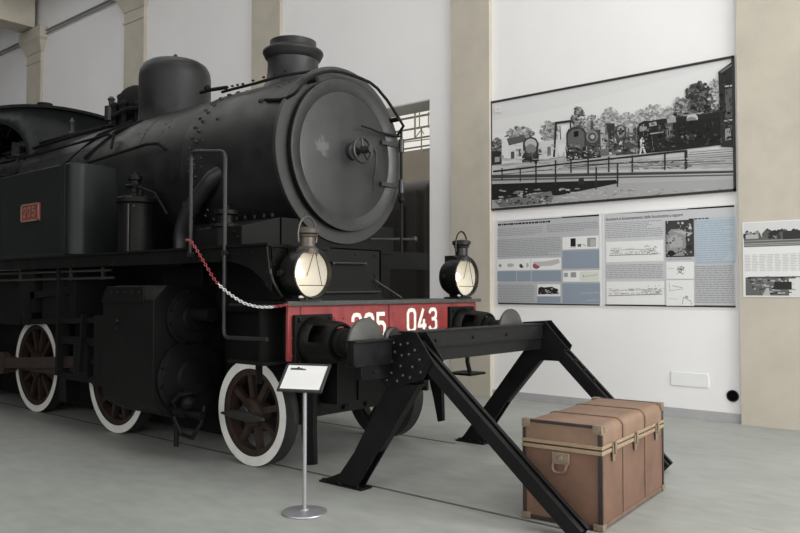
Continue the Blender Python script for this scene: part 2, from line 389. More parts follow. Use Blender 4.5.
# --- smokebox
b = MB(); b.lathe((-5.92, AY, BZ), (1, 0, 0), [(0, .70), (.001, .721), (.03, .725), (5.92 + FX - .06, .725)], 72, False)
for x in (-5.80, -5.72):
    for k in range(44):
        a = radians(8 + k * 360 / 44 + (4 if x > -5.75 else 0)); n = Vector((0, cos(a), sin(a))); b.rivet(Vector((x, AY, BZ)) + n * .725, n, .020, .016)
for x, a, r in ((-5.5, 152, .02), (-4.98, 144, .03), (-4.85, 128, .014), (-4.88, 131, .014), (-4.80, 127, .014), (-4.93, 129, .014)):
    n = Vector((0, cos(radians(a)), sin(radians(a)))); b.rivet(Vector((x, AY, BZ)) + n * .725, n, r)
for x in (-5.62, -5.72):
    for a in (168, 174, 180, 186): n = Vector((0, cos(radians(a)), sin(radians(a)))); b.rivet(Vector((x, AY, BZ)) + n * .725, n, .013)
smk = b.build('smokebox', 'smoke', L)
b = MB(); b.lathe((FX - .05, AY, BZ), (1, 0, 0), [(0, .72), (.003, .745), (.045, .752), (.05, .748), (.05, .64), (.04, .0)], 72, False)
b.build('smokebox_rim', 'rim', smk)
b = MB()                               # bracket strip under the chimney with bolts
b.tube([onb(-4.92, 97, .77), onb(-5.05, 112, .77), onb(-5.3, 122, .775), onb(-5.6, 120, .775), onb(-5.85, 116, .77)], .013)
for k in range(8):
    p = Vector(onb(-5.0 - k * .11, 113 + (4 - abs(k - 4)) * 2.2, .79)); b.cyl(p, p + Vector((0, -.004, .016)), .012, seg=6)
b.tube([onb(-5.75, 117, .8), onb(-5.98, 118, .82), onb(-6.1, 119, .82)], .018)
b.ball(onb(-6.0, 118, .84), .032)
b.build('chimney_pipe', 'dark', smk)
# --- smokebox door: flange, dish, fittings
DXc = FX + .055
b = MB(); prof = [(.0, .646), (.008, .642), (.010, .632), (-.010, .545), (-.016, .535), (-.014, .525)]
for k in range(1, 9):
    r = .525 * (1 - k / 8); prof.append((-.014 + .035 * (1 - (r / .525) ** 2), r))
b.mi = 1; b.lathe((DXc, AY, BZ), (1, 0, 0), [(-.05, .630), (-.05, .640), (-.012, .646), (.0, .646)], 80, False); b.mi = 0  # door edge coloured darker to paint in its shadow
b.lathe((DXc, AY, BZ), (1, 0, 0), prof, 80, False)
for a in (200, 215, 160, 172, 185, 232, 130, 112, 250, 270): 
    n = (0, cos(radians(a)), sin(radians(a))); b.rivet((DXc + .002, AY + .605 * n[1], BZ + .605 * n[2]), (1, 0, 0), .009)
door = b.build('smokebox_door', ['door', 'dark'], L)
HX = DXc + .055
b = MB(); hub = Vector((HX, AY + .02, BZ + .03)); b.cyl(hub - Vector((.05, 0, 0)), hub + Vector((.13, 0, 0)), .035, seg=14)
b.lathe(hub - Vector((.03, 0, 0)), (1, 0, 0), [(0, .075), (.03, .07), (.035, .04)], 20)
b.torus(hub + Vector((.09, 0, 0)), (1, 0, 0), .105, .013)
for k in range(5):
    a = 2 * pi * k / 5 + .4; b.cyl(hub + Vector((.09, .03 * cos(a), .03 * sin(a))), hub + Vector((.09, .103 * cos(a), .103 * sin(a))), .010, seg=8)
b.build('hand_wheel', 'steel', door)
b = MB(); h0 = hub + Vector((.135, 0, 0)); b.cyl(h0, h0 + Vector((.05, 0, 0)), .03, seg=12)
b.tube([h0 + Vector((.03, .05, .02)), h0 + Vector((.04, .075, -.02)), h0 + Vector((.04, .075, -.12)), h0 + Vector((.035, .07, -.17)), h0 + Vector((.0, .085, -.24)), h0 + Vector((-.03, .12, -.33))], [.02, .014, .013, .012, .009, .007])
b.build('latch_handle', 'steel', door)
b = MB(); b.tube([at(362, 126, 0, -4.47), at(370, 128.5, 0, -4.48), at(378, 132, 0, -4.49), at(388, 134.5, 0, -4.51), at(399, 136.5, 0, -4.53)], [.008, .009, .010, .012, .013]); b.build('latch_lever', 'dark', door)
for z in (-.20, .17):
    b = MB(); b.box((DXc + .0, AY + .40, BZ + z - .018), (DXc + .022, AY + .65, BZ + z + .018)); b.cyl((DXc + .03, AY + .655, BZ + z - .06), (DXc + .03, AY + .655, BZ + z + .06), .026, seg=12)
    b.build('hinge_strap', 'door', door)
b = MB(); b.cyl((DXc + .03, AY + .655, BZ - .80), (DXc + .03, AY + .655, BZ + .30), .012, seg=10); b.ball((DXc + .03, AY + .655, BZ - .32), .034); b.build('hinge_rod', 'black', door)
# --- handrail over the smokebox front
b = MB(); ZT = FX + .10
path = [at(265, 99.8, 0, -4.9), at(279, 99.6, 0, -4.70), at(287, 98, 0, -4.60), at(294, 94, 0, -4.53)] + [at(px_, py_, 0, ZT) for px_, py_ in ((298, 90), (302, 85), (308, 79), (315, 75), (323, 72), (332, 71), (341, 72), (350, 74.5), (360, 78), (370, 82.5), (377, 88), (382, 94), (387, 100), (392, 107.5), (398, 117), (403.5, 126))] + [Vector((FX + .03, AY + .67, BZ + .28))]
b.tube(path, .0135, 10)
for a, r_ in ((127, .69), (34, .72)): b.cyl((FX, AY + r_ * cos(radians(a)), BZ + r_ * sin(radians(a))), (ZT + .01, AY + r_ * cos(radians(a)), BZ + r_ * sin(radians(a))), .022, seg=8)
b.build('smokebox_handrail', 'dark', L)
# --- chimney
b = MB(); o = Vector((-5.25, AY, -.105)); prof = [(3.10, .42), (3.20, .375), (3.25, .325), (3.30, .275), (3.36, .245), (3.44, .232), (3.53, .228), (3.56, .232), (3.575, .25), (3.60, .262), (3.625, .275), (3.645, .272), (3.66, .25), (3.672, .225), (3.675, .215), (3.69, .21), (3.735, .21), (3.74, .2), (3.4, .19)]
b.lathe(o, (0, 0, 1), prof, 48, False); b.build('chimney', 'smoke', L)
# --- steam dome
b = MB(); prof = [(2.97, .45), (3.1, .40), (3.18, .378), (3.28, .372), (3.63, .372), (3.70, .362), (3.76, .33), (3.80, .27), (3.82, .19), (3.83, .09), (3.832, 0)]
b.lathe((-7.13, AY, 0), (0, 0, 1), prof, 48, False); b.cyl((-7.13, AY, 3.82), (-7.13, AY, 3.875), .02, seg=8); b.ball((-7.13, AY, 3.88), .022)
b.build('steam_dome', 'smoke', L)
# --- safety valve cluster, whistle, cap
b = MB(); b.lathe((-7.95, AY, 0), (0, 0, 1), [(3.15, .2), (3.26, .17), (3.32, .15), (3.36, .15)], 24)
b.lathe((-7.86, AY - .05, 3.50), (.5, -.8, .25), [(-.1, .15), (-.06, .19), (.03, .19), (.06, .14), (.07, 0)], 28)
for dx, dy in ((-.15, -.12), (.02, -.18), (.13, -.22), (-.05, -.24), (.2, -.1)): b.cyl((-7.9 + dx, AY + dy, 3.2), (-7.9 + dx, AY + dy, 3.42), .035, seg=8); b.ball((-7.9 + dx, AY + dy, 3.43), .045)
b.tube([(-8.2, AY - .1, 3.3), (-7.9, AY - .28, 3.3), (-7.7, AY - .22, 3.36), (-7.55, AY, 3.4)], .03)
b.build('safety_valve', 'dark', L)
b = MB(); b.cyl((-8.45, AY, 3.2), (-8.45, AY, 3.36), .035); b.lathe((-8.45, AY, 0), (0, 0, 1), [(3.36, .06), (3.37, .075), (3.54, .075), (3.55, .03), (3.60, .03), (3.63, .045), (3.66, .02), (3.67, 0)], 18); b.build('whistle', 'steel', L)
b = MB(); b.cyl((-8.25, AY, 3.2), (-8.25, AY, 3.6), .025); b.ball((-8.25, AY, 3.62), .04); b.box((-8.6, AY - .06, 3.26), (-8.1, AY + .06, 3.32)); b.build('valve_bracket', 'dark', L)
p = Vector(at(72, 135, 1, AY - .22)); b = MB(); b.lathe((p.x, p.y, 0), (0, 0, 1), [(3.0, .05), (p.z - .22, .05), (p.z - .2, .075), (p.z - .18, .04), (p.z - .1, .045), (p.z + .02, .05), (p.z + .04, .03), (p.z + .13, .025), (p.z + .15, .035), (p.z + .2, .012), (p.z + .21, 0)], 14); b.build('safety_valve', 'steel', L)
# --- cab
CX = -9.42
def caboutline(hw, zt, ze, r=4.2):
    pts = [(AY - hw, 1.70)]
    n = 16
    for k in range(n + 1):
        u = -1 + 2 * k / n; pts.append((AY + hw * u, ze + (zt - ze) * (1 - abs(u) ** 2.2)))
    pts.append((AY + hw, 1.70)); return pts
b = MB(); out = caboutline(1.15, 3.63, 3.40)
wy, wz, wr = AY - .86, 3.03, .31
hole = [(wy + wr * cos(t), wz + wr * sin(t)) for t in [2 * pi * k / 28 for k in range(28)]]
hole2 = [(2 * AY - y, z) for y, z in hole]
def plate_with_holes(b, outline, holes, x):
    bm = b.bm; edges = []
    for loop in [outline] + holes:
        vs = [bm.verts.new((x, y, z)) for y, z in loop]
        for i in range(len(vs)): edges.append(bm.edges.new((vs[i], vs[(i + 1) % len(vs)])))
    bmesh.ops.triangle_fill(bm, use_beauty=True, use_dissolve=False, edges=edges)
plate_with_holes(b, out, [hole, hole2], CX)
cab = b.build('cab_front', 'tank', L, solid=.02)
b = MB(); b.box((-11.6, AY - 1.15, 1.72), (CX - .02, AY - 1.13, 2.6)); b.box((-11.6, AY + 1.13, 1.72), (CX - .02, AY + 1.15, 3.4)); b.box((-11.62, AY - 1.15, 1.72), (-11.6, AY + 1.15, 3.36)); b.box((-11.62, AY - 1.15, 3.36), (-11.6, 4.83, 3.6)); b.box((-11.62, 4.95, 3.36), (-11.6, AY + 1.15, 3.5)); b.box((-11.62, 4.83, 3.55), (-11.6, 4.95, 3.62)); b.box((-11.6, AY - 1.15, 1.70), (CX - .02, AY + 1.15, 1.72)); b.build('cab_sides', 'tank', cab)
b = MB(); ro = caboutline(1.22, 3.66, 3.41)[1:-1]; b.prism(ro + [(y, z - .035) for y, z in ro[::-1]], 'x', -11.75, CX + .06); b.lathe((-9.55, AY - .28, 0), (0, 0, 1), [(3.6, .1), (3.7, .09), (3.72, 0)], 16); b.build('cab_roof', 'dark', cab)
for yy in (wy, 2 * AY - wy):
    b = MB(); b.torus((CX + .015, yy, wz), (1, 0, 0), wr, .012, 32); wf = b.build('spectacle_frame', 'dark', cab)
    b = MB(); b.lathe((CX, yy, wz), (1, 0, 0), [(0, wr - .005), (.004, wr - .005)], 28); b.build('pane', 'dark_glass', wf)
# --- side tanks
TY = 3.50
def side_tank(y0, y1, outer):
    s = 1 if outer == y1 else -1
    b = MB(); X0, X1 = -11.0, -7.06; r = .13
    if s < 0: out = [(X0, y1), (X0, y0)] + [(x, y) for x, y in arc((X1 - r, y0 + r), r, -pi / 2, 0, 7)] + [(X1, y1)]
    else: out = [(X0, y0), (X1, y0)] + [(x, y) for x, y in arc((X1 - r, y1 - r), r, 0, pi / 2, 7)] + [(X0, y1)]
    b.prism(out, 'z', 1.712, 2.594)
    return b.build('side_tank', 'tank', L, bevel=.012)
tk = side_tank(TY, 3.98, TY); side_tank(5.32, 5.80, 5.80)
b = MB(); b.box((-7.30, TY - .006, 1.72), (-7.20, TY + .01, 2.59)); b.box((-8.72, TY - .004, 1.72), (-8.66, TY + .01, 2.59))
for z in [1.8 + .1 * k for k in range(8)]: b.rivet((-7.25, TY - .006, z), (0, -1, 0), .008)
b.box((-11, TY - .008, 1.712), (-7.2, TY + .01, 1.75))
b.build('cover_strip', 'tank', tk)
# number plate
b = MB(); pl0, pl1, pz0, pz1 = -8.11, -7.71, 2.075, 2.255
b.mi = 0; b.box((pl0, TY - .018, pz0), (pl1, TY - .002, pz1))
b.mi = 1
for a_, b_ in (((pl0, pz0), (pl1, pz0 + .014)), ((pl0, pz1 - .014), (pl1, pz1)), ((pl0, pz0), (pl0 + .014, pz1)), ((pl1 - .014, pz0), (pl1, pz1))): b.box((a_[0], TY - .024, a_[1]), (b_[0], TY - .017, b_[1]))

DIG = {'2': [[(0, .74), (.03, .88), (.18, .98), (.5, 1), (.82, .97), (.97, .85), (1, .72), (.93, .58), (.5, .3), (.05, .0)], [(0, 0), (1, 0)]],
       '0': [[(.5, 1), (.85, .96), (1, .82), (1, .18), (.85, .04), (.5, 0), (.15, .04), (0, .18), (0, .82), (.15, .96), (.5, 1)]],
       '5': [[(.95, 1), (.08, 1), (.08, .56), (.35, .62), (.75, .61), (1, .48), (1, .16), (.8, .02), (.45, 0), (.15, .03), (0, .16)]],
       '4': [[(.62, 1), (0, .3), (.0, .24), (1, .24)], [(.72, .5), (.72, 0)]],
       '3': [[(0, .85), (.2, .98), (.5, 1), (.82, .97), (.97, .84), (.95, .66), (.75, .55), (.4, .54)], [(.75, .55), (.97, .43), (1, .18), (.82, .03), (.5, 0), (.18, .03), (0, .16)]]}
def strokes(b, ch, org, du, dv, nrm, w, h, t, depth=.003):
    org, du, dv, nrm = Vector(org), Vector(du), Vector(dv), Vector(nrm)
    w2, h2 = w - t, h - t
    for li_, line in enumerate(DIG[ch]):
        P = [org + du * (t / 2 + u * w2) + dv * (t / 2 + v * h2) for u, v in line]; n_ = len(P); closed = (P[0] - P[-1]).length < 1e-6
        if closed: P = P[:-1]; n_ -= 1
        else: P[0] = P[0] + (P[0] - P[1]).normalized() * t * .25; P[-1] = P[-1] + (P[-1] - P[-2]).normalized() * t * .25
        L_, R_ = [], []
        for i in range(n_):
            a = (P[i] - P[i - 1]).normalized() if (closed or i > 0) else None; c = (P[(i + 1) % n_] - P[i]).normalized() if (closed or i < n_ - 1) else None
            a = a or c; c = c or a; m_ = (a + c).normalized(); sd = nrm.cross(m_); k_ = min(1.8, 1 / max(.4, m_.dot(c)))
            off = nrm * (depth + li_ * .0006); L_.append(P[i] + sd * (t / 2 * k_) + off); R_.append(P[i] - sd * (t / 2 * k_) + off)
        VL, VR = b.pts(L_), b.pts(R_)
        for i in range(n_ if closed else n_ - 1): b.face([VR[i], VR[(i + 1) % n_], VL[(i + 1) % n_], VL[i]])
for k, chh in enumerate('205'): strokes(b, chh, (pl0 + .06 + k * .098, TY - .018, 2.115), (1, 0, 0), (0, 0, 1), (0, -1, 0), .075, .11, .02, .007)
b.build('number_plate', ['plate_red', 'plate_metal'], tk)['label'] = 'small red cast plate'
# --- running boards (near, far)
RY = 3.52; RZ = 1.706
def running_board(yo, yi, xend, near):
    b = MB(); b.box((-11.4, yo, RZ - .02), (xend, yi, RZ)); s = .012 if near else -.012
    b.box((-11.4, yo, RZ - .115), (xend, yo + s, RZ - .02)); b.box((-11.4, yo - (.03 if near else -.03), RZ - .012), (xend, yo, RZ + .006))
    if near:
        b.prism([(-4.72, RZ - .1), (-4.45, RZ - .16), (-4.3, RZ - .24), (-4.2, RZ - .335), (-4.2, RZ - .02), (-4.72, RZ - .02)], 'y', yo - .003, yo + s + .002)
        for x, z in ((-4.24, -.06), (-4.24, -.12), (-4.24, -.2), (-4.24, -.29), (-4.4, -.06), (-4.55, -.06), (-4.75, -.06), (-4.95, -.06), (-5.2, -.09), (-5.3, -.05), (-6.3, -.09), (-6.4, -.09), (-6.5, -.09)): b.rivet((x, yo - .001, RZ + z), (0, -1, 0), .013)
        b.box((-5.12, yo - .012, RZ - .115), (-5.08, yo, RZ - .005))
    return b.build('running_board', 'black', L)
rb = running_board(RY, 4.1, -4.20, True); running_board(5.78, 5.2, -4.66, False)
b = MB(); b.tube([(-11, RY + .05, 1.555), (-6.45, RY + .05, 1.56)], .013); b.tube([(-11, RY + .05, 1.48), (-6.4, RY + .05, 1.49)], .013)
for x in (-8.3, -7.2, -6.6): b.box((x - .02, RY + .04, 1.47), (x + .02, RY + .06, 1.59))
b.build('brake_pipe', 'steel', L)
# --- front apron plates below the smokebox and the front deck
b = MB(); YE = 4.70; b.box((-4.24, RY, 1.40), (-4.22, YE, RZ)); b.quad((-4.22, RY, 1.40), (-4.22, YE, 1.40), (-4.20, YE, 1.30), (-4.20, RY + .13, 1.30))
b.box((-4.64, RY + .1, RZ - .01), (-4.22, YE, RZ + .004)); b.box((-4.64, YE - .02, 1.30), (-4.22, YE, RZ)); b.box((-4.66, YE, RZ - .13), (-4.64, 5.84, RZ + .03)); b.box((-4.66, YE, 1.302), (-4.645, 5.1, RZ - .1))
for y, z in ((3.57, 1.67), (3.63, 1.66), (3.57, 1.56), (3.6, 1.49), (3.55, 1.62), (4.4, 1.66), (4.62, 1.66), (4.62, 1.5), (4.64, 1.4)): b.rivet((-4.22, y, z), (1, 0, 0), .013)
ap = b.build('apron', 'black', L)
b = MB(); b.cyl((-4.19, 4.11, 1.585), (-4.19, 4.49, 1.59), .010, seg=8); b.cyl((-4.22, 4.12, 1.585), (-4.18, 4.12, 1.585), .012, seg=8); b.cyl((-4.22, 4.48, 1.59), (-4.18, 4.48, 1.59), .012, seg=8); b.build('grab_bar', 'tubes', ap)
b = MB(); b.cyl((-4.19, 4.0, 1.36), (-4.19, 4.66, 1.365), .009, seg=8); b.build('lamp_cable_pipe', 'tubes', ap)
b = MB(); b.tube([(-4.20, 4.60, 1.46), (-4.14, 4.74, 1.37), (-4.08, 4.80, 1.315)], .008); b.build('stay_rod', 'steel', ap)
b = MB(); b.cyl((-4.62, 5.0, 1.83), (-4.62, 5.62, 1.86), .012, seg=8); b.ball((-4.62, 5.62, 1.86), .03); b.build('control_rod', 'steel', L)
b = MB(); b.tube([(-4.24, RY + .005, 1.70), (-4.205, RY + .005, 1.5), (-4.195, RY + .02, 1.44), (-4.19, RY + .05, 1.39), (-4.19, RY + .10, 1.33)], .011); b.build('apron_edging', 'steel', ap)
b = MB(); b.prism([(-6.0, 1.706), (-4.62, 1.706), (-4.62, 1.95), (-6.0, 1.95)], 'y', 3.98, 5.32)
b.prism([(3.60, 1.706), (3.60, 1.86), (3.97, 1.95), (3.97, 1.706)], 'x', -5.2, -4.63)
for x in (-4.7, -4.8, -4.92, -5.04, -5.15): b.cyl((x, 3.95, 1.955), (x, 3.95, 1.985), .015, seg=6)
for x, y, z in ((-4.68, 3.6, 1.78), (-4.72, 3.6, 1.82)): b.rivet((x, y, z), (0, -1, 0), .014)
b.box((-6.0, 4.0, 1.2), (-4.65, 5.3, 1.70)); b.build('smokebox_saddle', 'black', L)
b = MB(); b.box((-4.66, 3.51, 1.278), (-4.03, 5.85, 1.300)); dk = b.build('front_deck', 'black', L)
b = MB(); b.box((-4.03, 3.52, 1.272), (-4.02, 5.85, 1.302))
for k in range(22): b.rivet((-4.02, 3.56 + k * .107, 1.285), (1, 0, 0), .006)
b.build('deck_edging', 'edge', dk)
# --- buffer beam with its number
b = MB(); BXF = -4.06
b.box((-4.078, 3.553, .885), (BXF, 5.82, 1.276))
b.box((BXF, 3.553, .885), (BXF + .010, 3.66, 1.262)); b.box((BXF, 3.675, .885), (BXF + .008, 4.60, 1.262)); b.box((BXF, 4.615, .885), (BXF + .012, 5.44, 1.262)); b.box((BXF, 5.455, .885), (BXF + .008, 5.82, 1.262))
for y, z in ((3.59, 1.2), (3.59, 1.05), (3.59, .92), (4.0, 1.17), (4.1, 1.17), (4.1, 1.05), (4.66, 1.2), (4.66, 1.05), (4.7, .93), (5.30, 1.2), (5.36, 1.08), (5.30, .97), (5.6, 1.22), (4.53, .92), (3.75, .91), (5.4, 1.2)): b.rivet((BXF + .010, y, z), (1, 0, 0), .012)
beam = b.build('buffer_beam', 'red', L, bevel=.004); beam['label'] = 'red front beam with white numbers'
for k, chh in enumerate('205'):
    b = MB(); strokes(b, chh, (BXF + .010, 4.175 + k * .137, 1.0), (0, 1, 0), (0, 0, 1), (1, 0, 0), .118, .208, .031); b.build('numeral', 'number', beam)
for k, chh in enumerate('043'):
    b = MB(); strokes(b, chh, (BXF + .013, 4.82 + k * .142, 1.025), (0, 1, 0), (0, 0, 1), (1, 0, 0), .122, .208, .031); b.build('numeral', 'number', beam)
def buffer_(y, zc):
    b = MB(); b.box((BXF + .011, y - .18, zc - .18), (BXF + .05, y + .18, zc + .185))
    for dy in (-.145, .145):
        for dz in (zc - .145, zc + .15): b.cyl((BXF + .05, y + dy, dz), (BXF + .07, y + dy, dz), .018, seg=6)
    o = b.build('buffer', 'black', L, bevel=.006)
    b = MB(); prof = [(.05, .165), (.08, .158), (.14, .15), (.2, .143), (.25, .138), (.30, .132), (.315, .128), (.32, .11)]
    # hand hole on the side facing up and towards the visitor
    b.lathe((BXF, y, zc), (1, 0, 0), prof, 36, False, skip=lambda i, k: i in (2, 3) and (4 <= k <= 8 or 24 <= k <= 31))
    b.build('housing', 'black', o, solid=.014)
    b = MB(); b.cyl((BXF + .04, y, zc), (BXF + .52, y, zc), .075, seg=20); b.lathe((BXF, y, zc), (1, 0, 0), [(.31, .1), (.35, .1), (.36, .08)], 20); b.build('plunger', 'dark', o)
    b = MB(); b.lathe((BXF, y, zc), (1, 0, 0), [(.50, .08), (.52, .16), (.53, .17), (.545, .173), (.555, .168), (.565, .13), (.572, .08), (.575, 0)], 40); b.build('buffer_head', 'buffer', o)
buffer_(3.765, 1.022); buffer_(5.555, 1.05)
b = MB(); cy = 4.63; b.lathe((BXF, cy, .99), (1, 0, 0), [(.012, .10), (.04, .10), (.05, .08), (.12, .06), (.2, .05)], 24); b.tube([(BXF + .18, cy, .99), (BXF + .3, cy, .97), (BXF + .36, cy, 1.0), (BXF + .35, cy, 1.05), (BXF + .29, cy, 1.06)], [.05, .05, .045, .035, .02]); b.build('coupling_hook', 'steel', L)
b = MB(); b.tube(roundpath([(BXF + .02, 4.86, .93), (BXF + .12, 4.86, .93), (BXF + .16, 4.88, .75), (BXF + .10, 4.92, .6)], .06), .026); b.cyl((BXF + .02, 4.86, .93), (BXF + .06, 4.86, .93), .04); b.build('brake_hose', 'dark', L)
# --- frames, plates and guards below
b = MB(); b.box((-11.4, 4.10, .52), (-4.12, 4.13, 1.28)); b.box((-11.4, 5.17, .52), (-4.12, 5.20, 1.28)); b.box((-9.42, 4.15, .55), (-7.5, 5.15, 1.95)); b.box((-11.4, 4.13, 1.2), (-4.7, 5.17, 1.26)); b.build('main_frame', 'dark', L)  # the wide inner box is added to block light below the boiler
b = MB(); b.box((-4.34, 4.0, .42), (-4.30, 4.86, .88)); b.box((-4.30, 4.5, .5), (-4.28, 4.53, .87))
for y, z in ((4.06, .5), (4.06, .8), (4.4, .47), (4.42, .85), (4.62, .75), (4.15, .6)): b.rivet((-4.30, y, z), (1, 0, 0), .014)
for y in (4.35, 4.60): b.cyl((-4.30, y, .46), (-4.27, y, .46), .02, seg=8)
b.build('stretcher_plate', 'black', L)
for y, s in ((3.93, 1), (5.36, -1)):   # rail guards in front of the leading wheels
    b = MB(); p = [(-4.22, .88), (-4.05, .88), (-4.06, .6), (-4.0, .35), (-3.93, .1), (-4.03, .08), (-4.12, .3), (-4.2, .6)]
    p = [(x - (.24 if s > 0 else .30) * (1 - (z - .08)), z) for x, z in p]
    if s < 0: p = [(q.x, q.z) for q in (at(px_, py_, 1, 5.42) for px_, py_ in ((427, 372), (441, 372), (442, 400), (442.5, 421), (437.5, 422), (433, 398)))]; y = 5.44
    b.prism(p, 'y', y - .02, y + .02); b.build('rail_guard', 'dark', L, bevel=.006)
b = MB(); b.tube([(-4.11, 5.76, .9), (-4.11, 5.76, .72), (-4.09, 5.77, .63)], .02); b.box((-4.22, 5.62, .615), (-3.98, 5.86, .635)); b.build('shunter_step', 'black', L)
b = MB(); b.box((-4.58, 3.44, .855), (-4.18, 3.72, .875)); b.bar((-4.42, 3.60, .87), (-4.42, 3.60, .70), .02, .05, (0, 1, 0)); b.box((-4.30, 3.5, .87), (-4.27, 3.7, 1.27)); b.build('shunter_step', 'dark', L)
# --- tall grab rail loop
b = MB(); GX0, GX1 = at(191, 200, 1, RY - .03).x, at(225, 200, 1, RY - .03).x
b.tube(roundpath([(GX0, RY - .03, 1.64), (GX0, RY - .03, 2.46), (GX1, RY - .03, 2.41), (GX1, RY - .03, 1.03), (-4.2, RY - .03, 1.035)], .06), .0155, 10)
b.cyl((GX0, RY - .05, RZ - .05), (GX0, RY, RZ - .05), .022); b.cyl((GX1, RY - .05, RZ - .05), (GX1, RY, RZ - .05), .022)
b.box((-4.62, RY - .04, 1.265), (-4.1, RY - .02, 1.28)); b.build('grab_rail', 'tubes', L)
# --- steam pipe from the smokebox
b = MB(); sp = [at(px_, py_, 1, 3.93) for px_, py_ in ((213, 178), (203, 191), (192, 206), (184, 222), (181, 236), (181, 249))]
b.tube([sp[0] + Vector((.12, .14, .12))] + roundpath(sp, .12, 3), .07, 16); b.tube([sp[2], sp[2].lerp(sp[3], .2)], .08, 16); b.lathe(sp[0] + Vector((.06, .03, .11)), (.2, -.95, .2), [(-.06, .09), (0, .09), (.02, .06), (.025, 0)], 20)
b.build('steam_pipe', 'smoke', L)
# --- air pump on the running board
b = MB(); px, py = -6.40, 3.78
b.lathe((px, py, 0), (0, 0, 1), [(1.706, .165), (1.735, .165), (1.74, .165), (1.76, .158), (2.12, .155), (2.16, .16), (2.175, .185), (2.21, .187), (2.22, .17), (2.235, .12), (2.24, 0)], 32, False)
for k in range(10): a = 2 * pi * k / 10; b.cyl((px + .165 * cos(a), py + .165 * sin(a), 2.2), (px + .165 * cos(a), py + .165 * sin(a), 2.235), .014, seg=6)
pump = b.build('air_pump', 'black', L)
b = MB(); b.lathe((px - .03, py, 0), (0, 0, 1), [(2.235, .07), (2.26, .07), (2.27, .05), (2.38, .05), (2.39, .065), (2.43, .065), (2.44, .03), (2.46, .03), (2.47, 0)], 16)
b.cyl((px - .08, py - .05, 2.33), (px + .05, py - .05, 2.33), .02); b.cyl((px + .06, py, 2.24), (px + .06, py, 2.33), .025); b.tube([(px + .03, py, 2.3), (px + .13, py - .03, 2.3), (px + .3, py, 2.24), (px + .42, py + .05, 2.05)], .012)
b.build('pump_valve', 'black', pump)
b = MB(); b.tube([(px + .10, py - .14, 1.72), (px + .10, py - .14, 2.15)], .01); b.ball((px + .12, py - .1, 2.13), .016); b.ball((px + .04, py - .12, 1.78), .022); b.build('pump_rod', 'steel', pump)
b = MB(); lx, ly = -4.93, 3.68; b.lathe((lx, ly, 0), (0, 0, 1), [(1.706, .1), (1.86, .1), (1.87, .125), (1.89, .125), (1.9, .06), (1.96, .06), (1.97, .09), (2.0, .09), (2.01, .03), (2.04, .02)], 20); b.build('lubricator', 'black', L)
# --- cylinder block
b = MB(); cb0, cb1 = -6.28, -5.49
b.prism([(3.40, .50), (3.40, 1.30), (3.52, 1.42), (4.10, 1.42), (4.10, .45), (3.95, .34), (3.60, .34), (3.45, .42)], 'x', cb0, cb1)
b.prism([(cb0 - .01, 1.28), (cb0 + .08, 1.41), (-5.62, 1.41), (-5.62, 1.28)], 'y', 3.385, 3.40)
for k in range(5): b.rivet((-6.12 + k * .11, 3.385, 1.355), (0, -1, 0), .016)
b.rivet((-6.05, 3.40, 1.12), (0, -1, 0), .03); b.rivet((-6.05, 3.40, 1.05), (0, -1, 0), .02)
b.box((-6.2, 3.93, 1.42), (-5.6, 4.1, 1.6)); cyl = b.build('cylinder_block', 'black', L, bevel=.012)
for nm, cy, cz, r in (('valve_cover', 3.74, 1.15, .205), ('cylinder_cover', 3.74, .66, .285)):
    b = MB(); b.lathe((cb1, cy, cz), (1, 0, 0), [(-.02, r + .03), (.03, r + .03), (.035, r), (.055, r * .97), (.065, r * .55), (.09, r * .5), (.1, 0)], 40)
    for k in range(12): a = 2 * pi * k / 12 + .2; b.cyl((cb1 + .03, cy + (r + .004) * cos(a), cz + (r + .004) * sin(a)), (cb1 + .05, cy + (r + .004) * cos(a), cz + (r + .004) * sin(a)), .015, seg=6)
    if nm == 'valve_cover': b.cyl((cb1, cy - .02, cz + .03), (cb1 + .34, cy - .02, cz + .03), .055, seg=16)
    b.build(nm, 'black', cyl)
b = MB(); b.cyl((cb1 + .02, 3.62, .42), (cb1 + .14, 3.62, .42), .07); b.tube([(cb1 + .1, 3.56, .44), (cb1 + .14, 3.5, .5), (cb1 + .18, 3.52, .55), (cb1 + .2, 3.62, .56)], .02); b.tube([(cb1 + .05, 3.56, .36), (cb1 + .1, 3.6, .22), (cb1 + .22, 3.62, .2), (cb1 + .28, 3.66, .32), (cb1 + .27, 3.7, .45)], .018)
b.cyl((cb1 + .06, 3.58, .12), (cb1 + .06, 3.58, .3), .02); b.ball((cb1 - .05, 3.52, .40), .04); b.ball((cb1 + .19, 3.6, .48), .06); b.cyl((cb1 + .1, 3.62, .4), (cb1 + .3, 3.66, .38), .035)
b.build('drain_cock', 'black', cyl)
b = MB(); b.box((-5.4, 4.14, .45), (-4.75, 5.15, 1.2)); b.box((-6.28, 5.20, .34), (-5.49, 5.90, 1.42)); b.build('cylinder_block', 'dark', L)
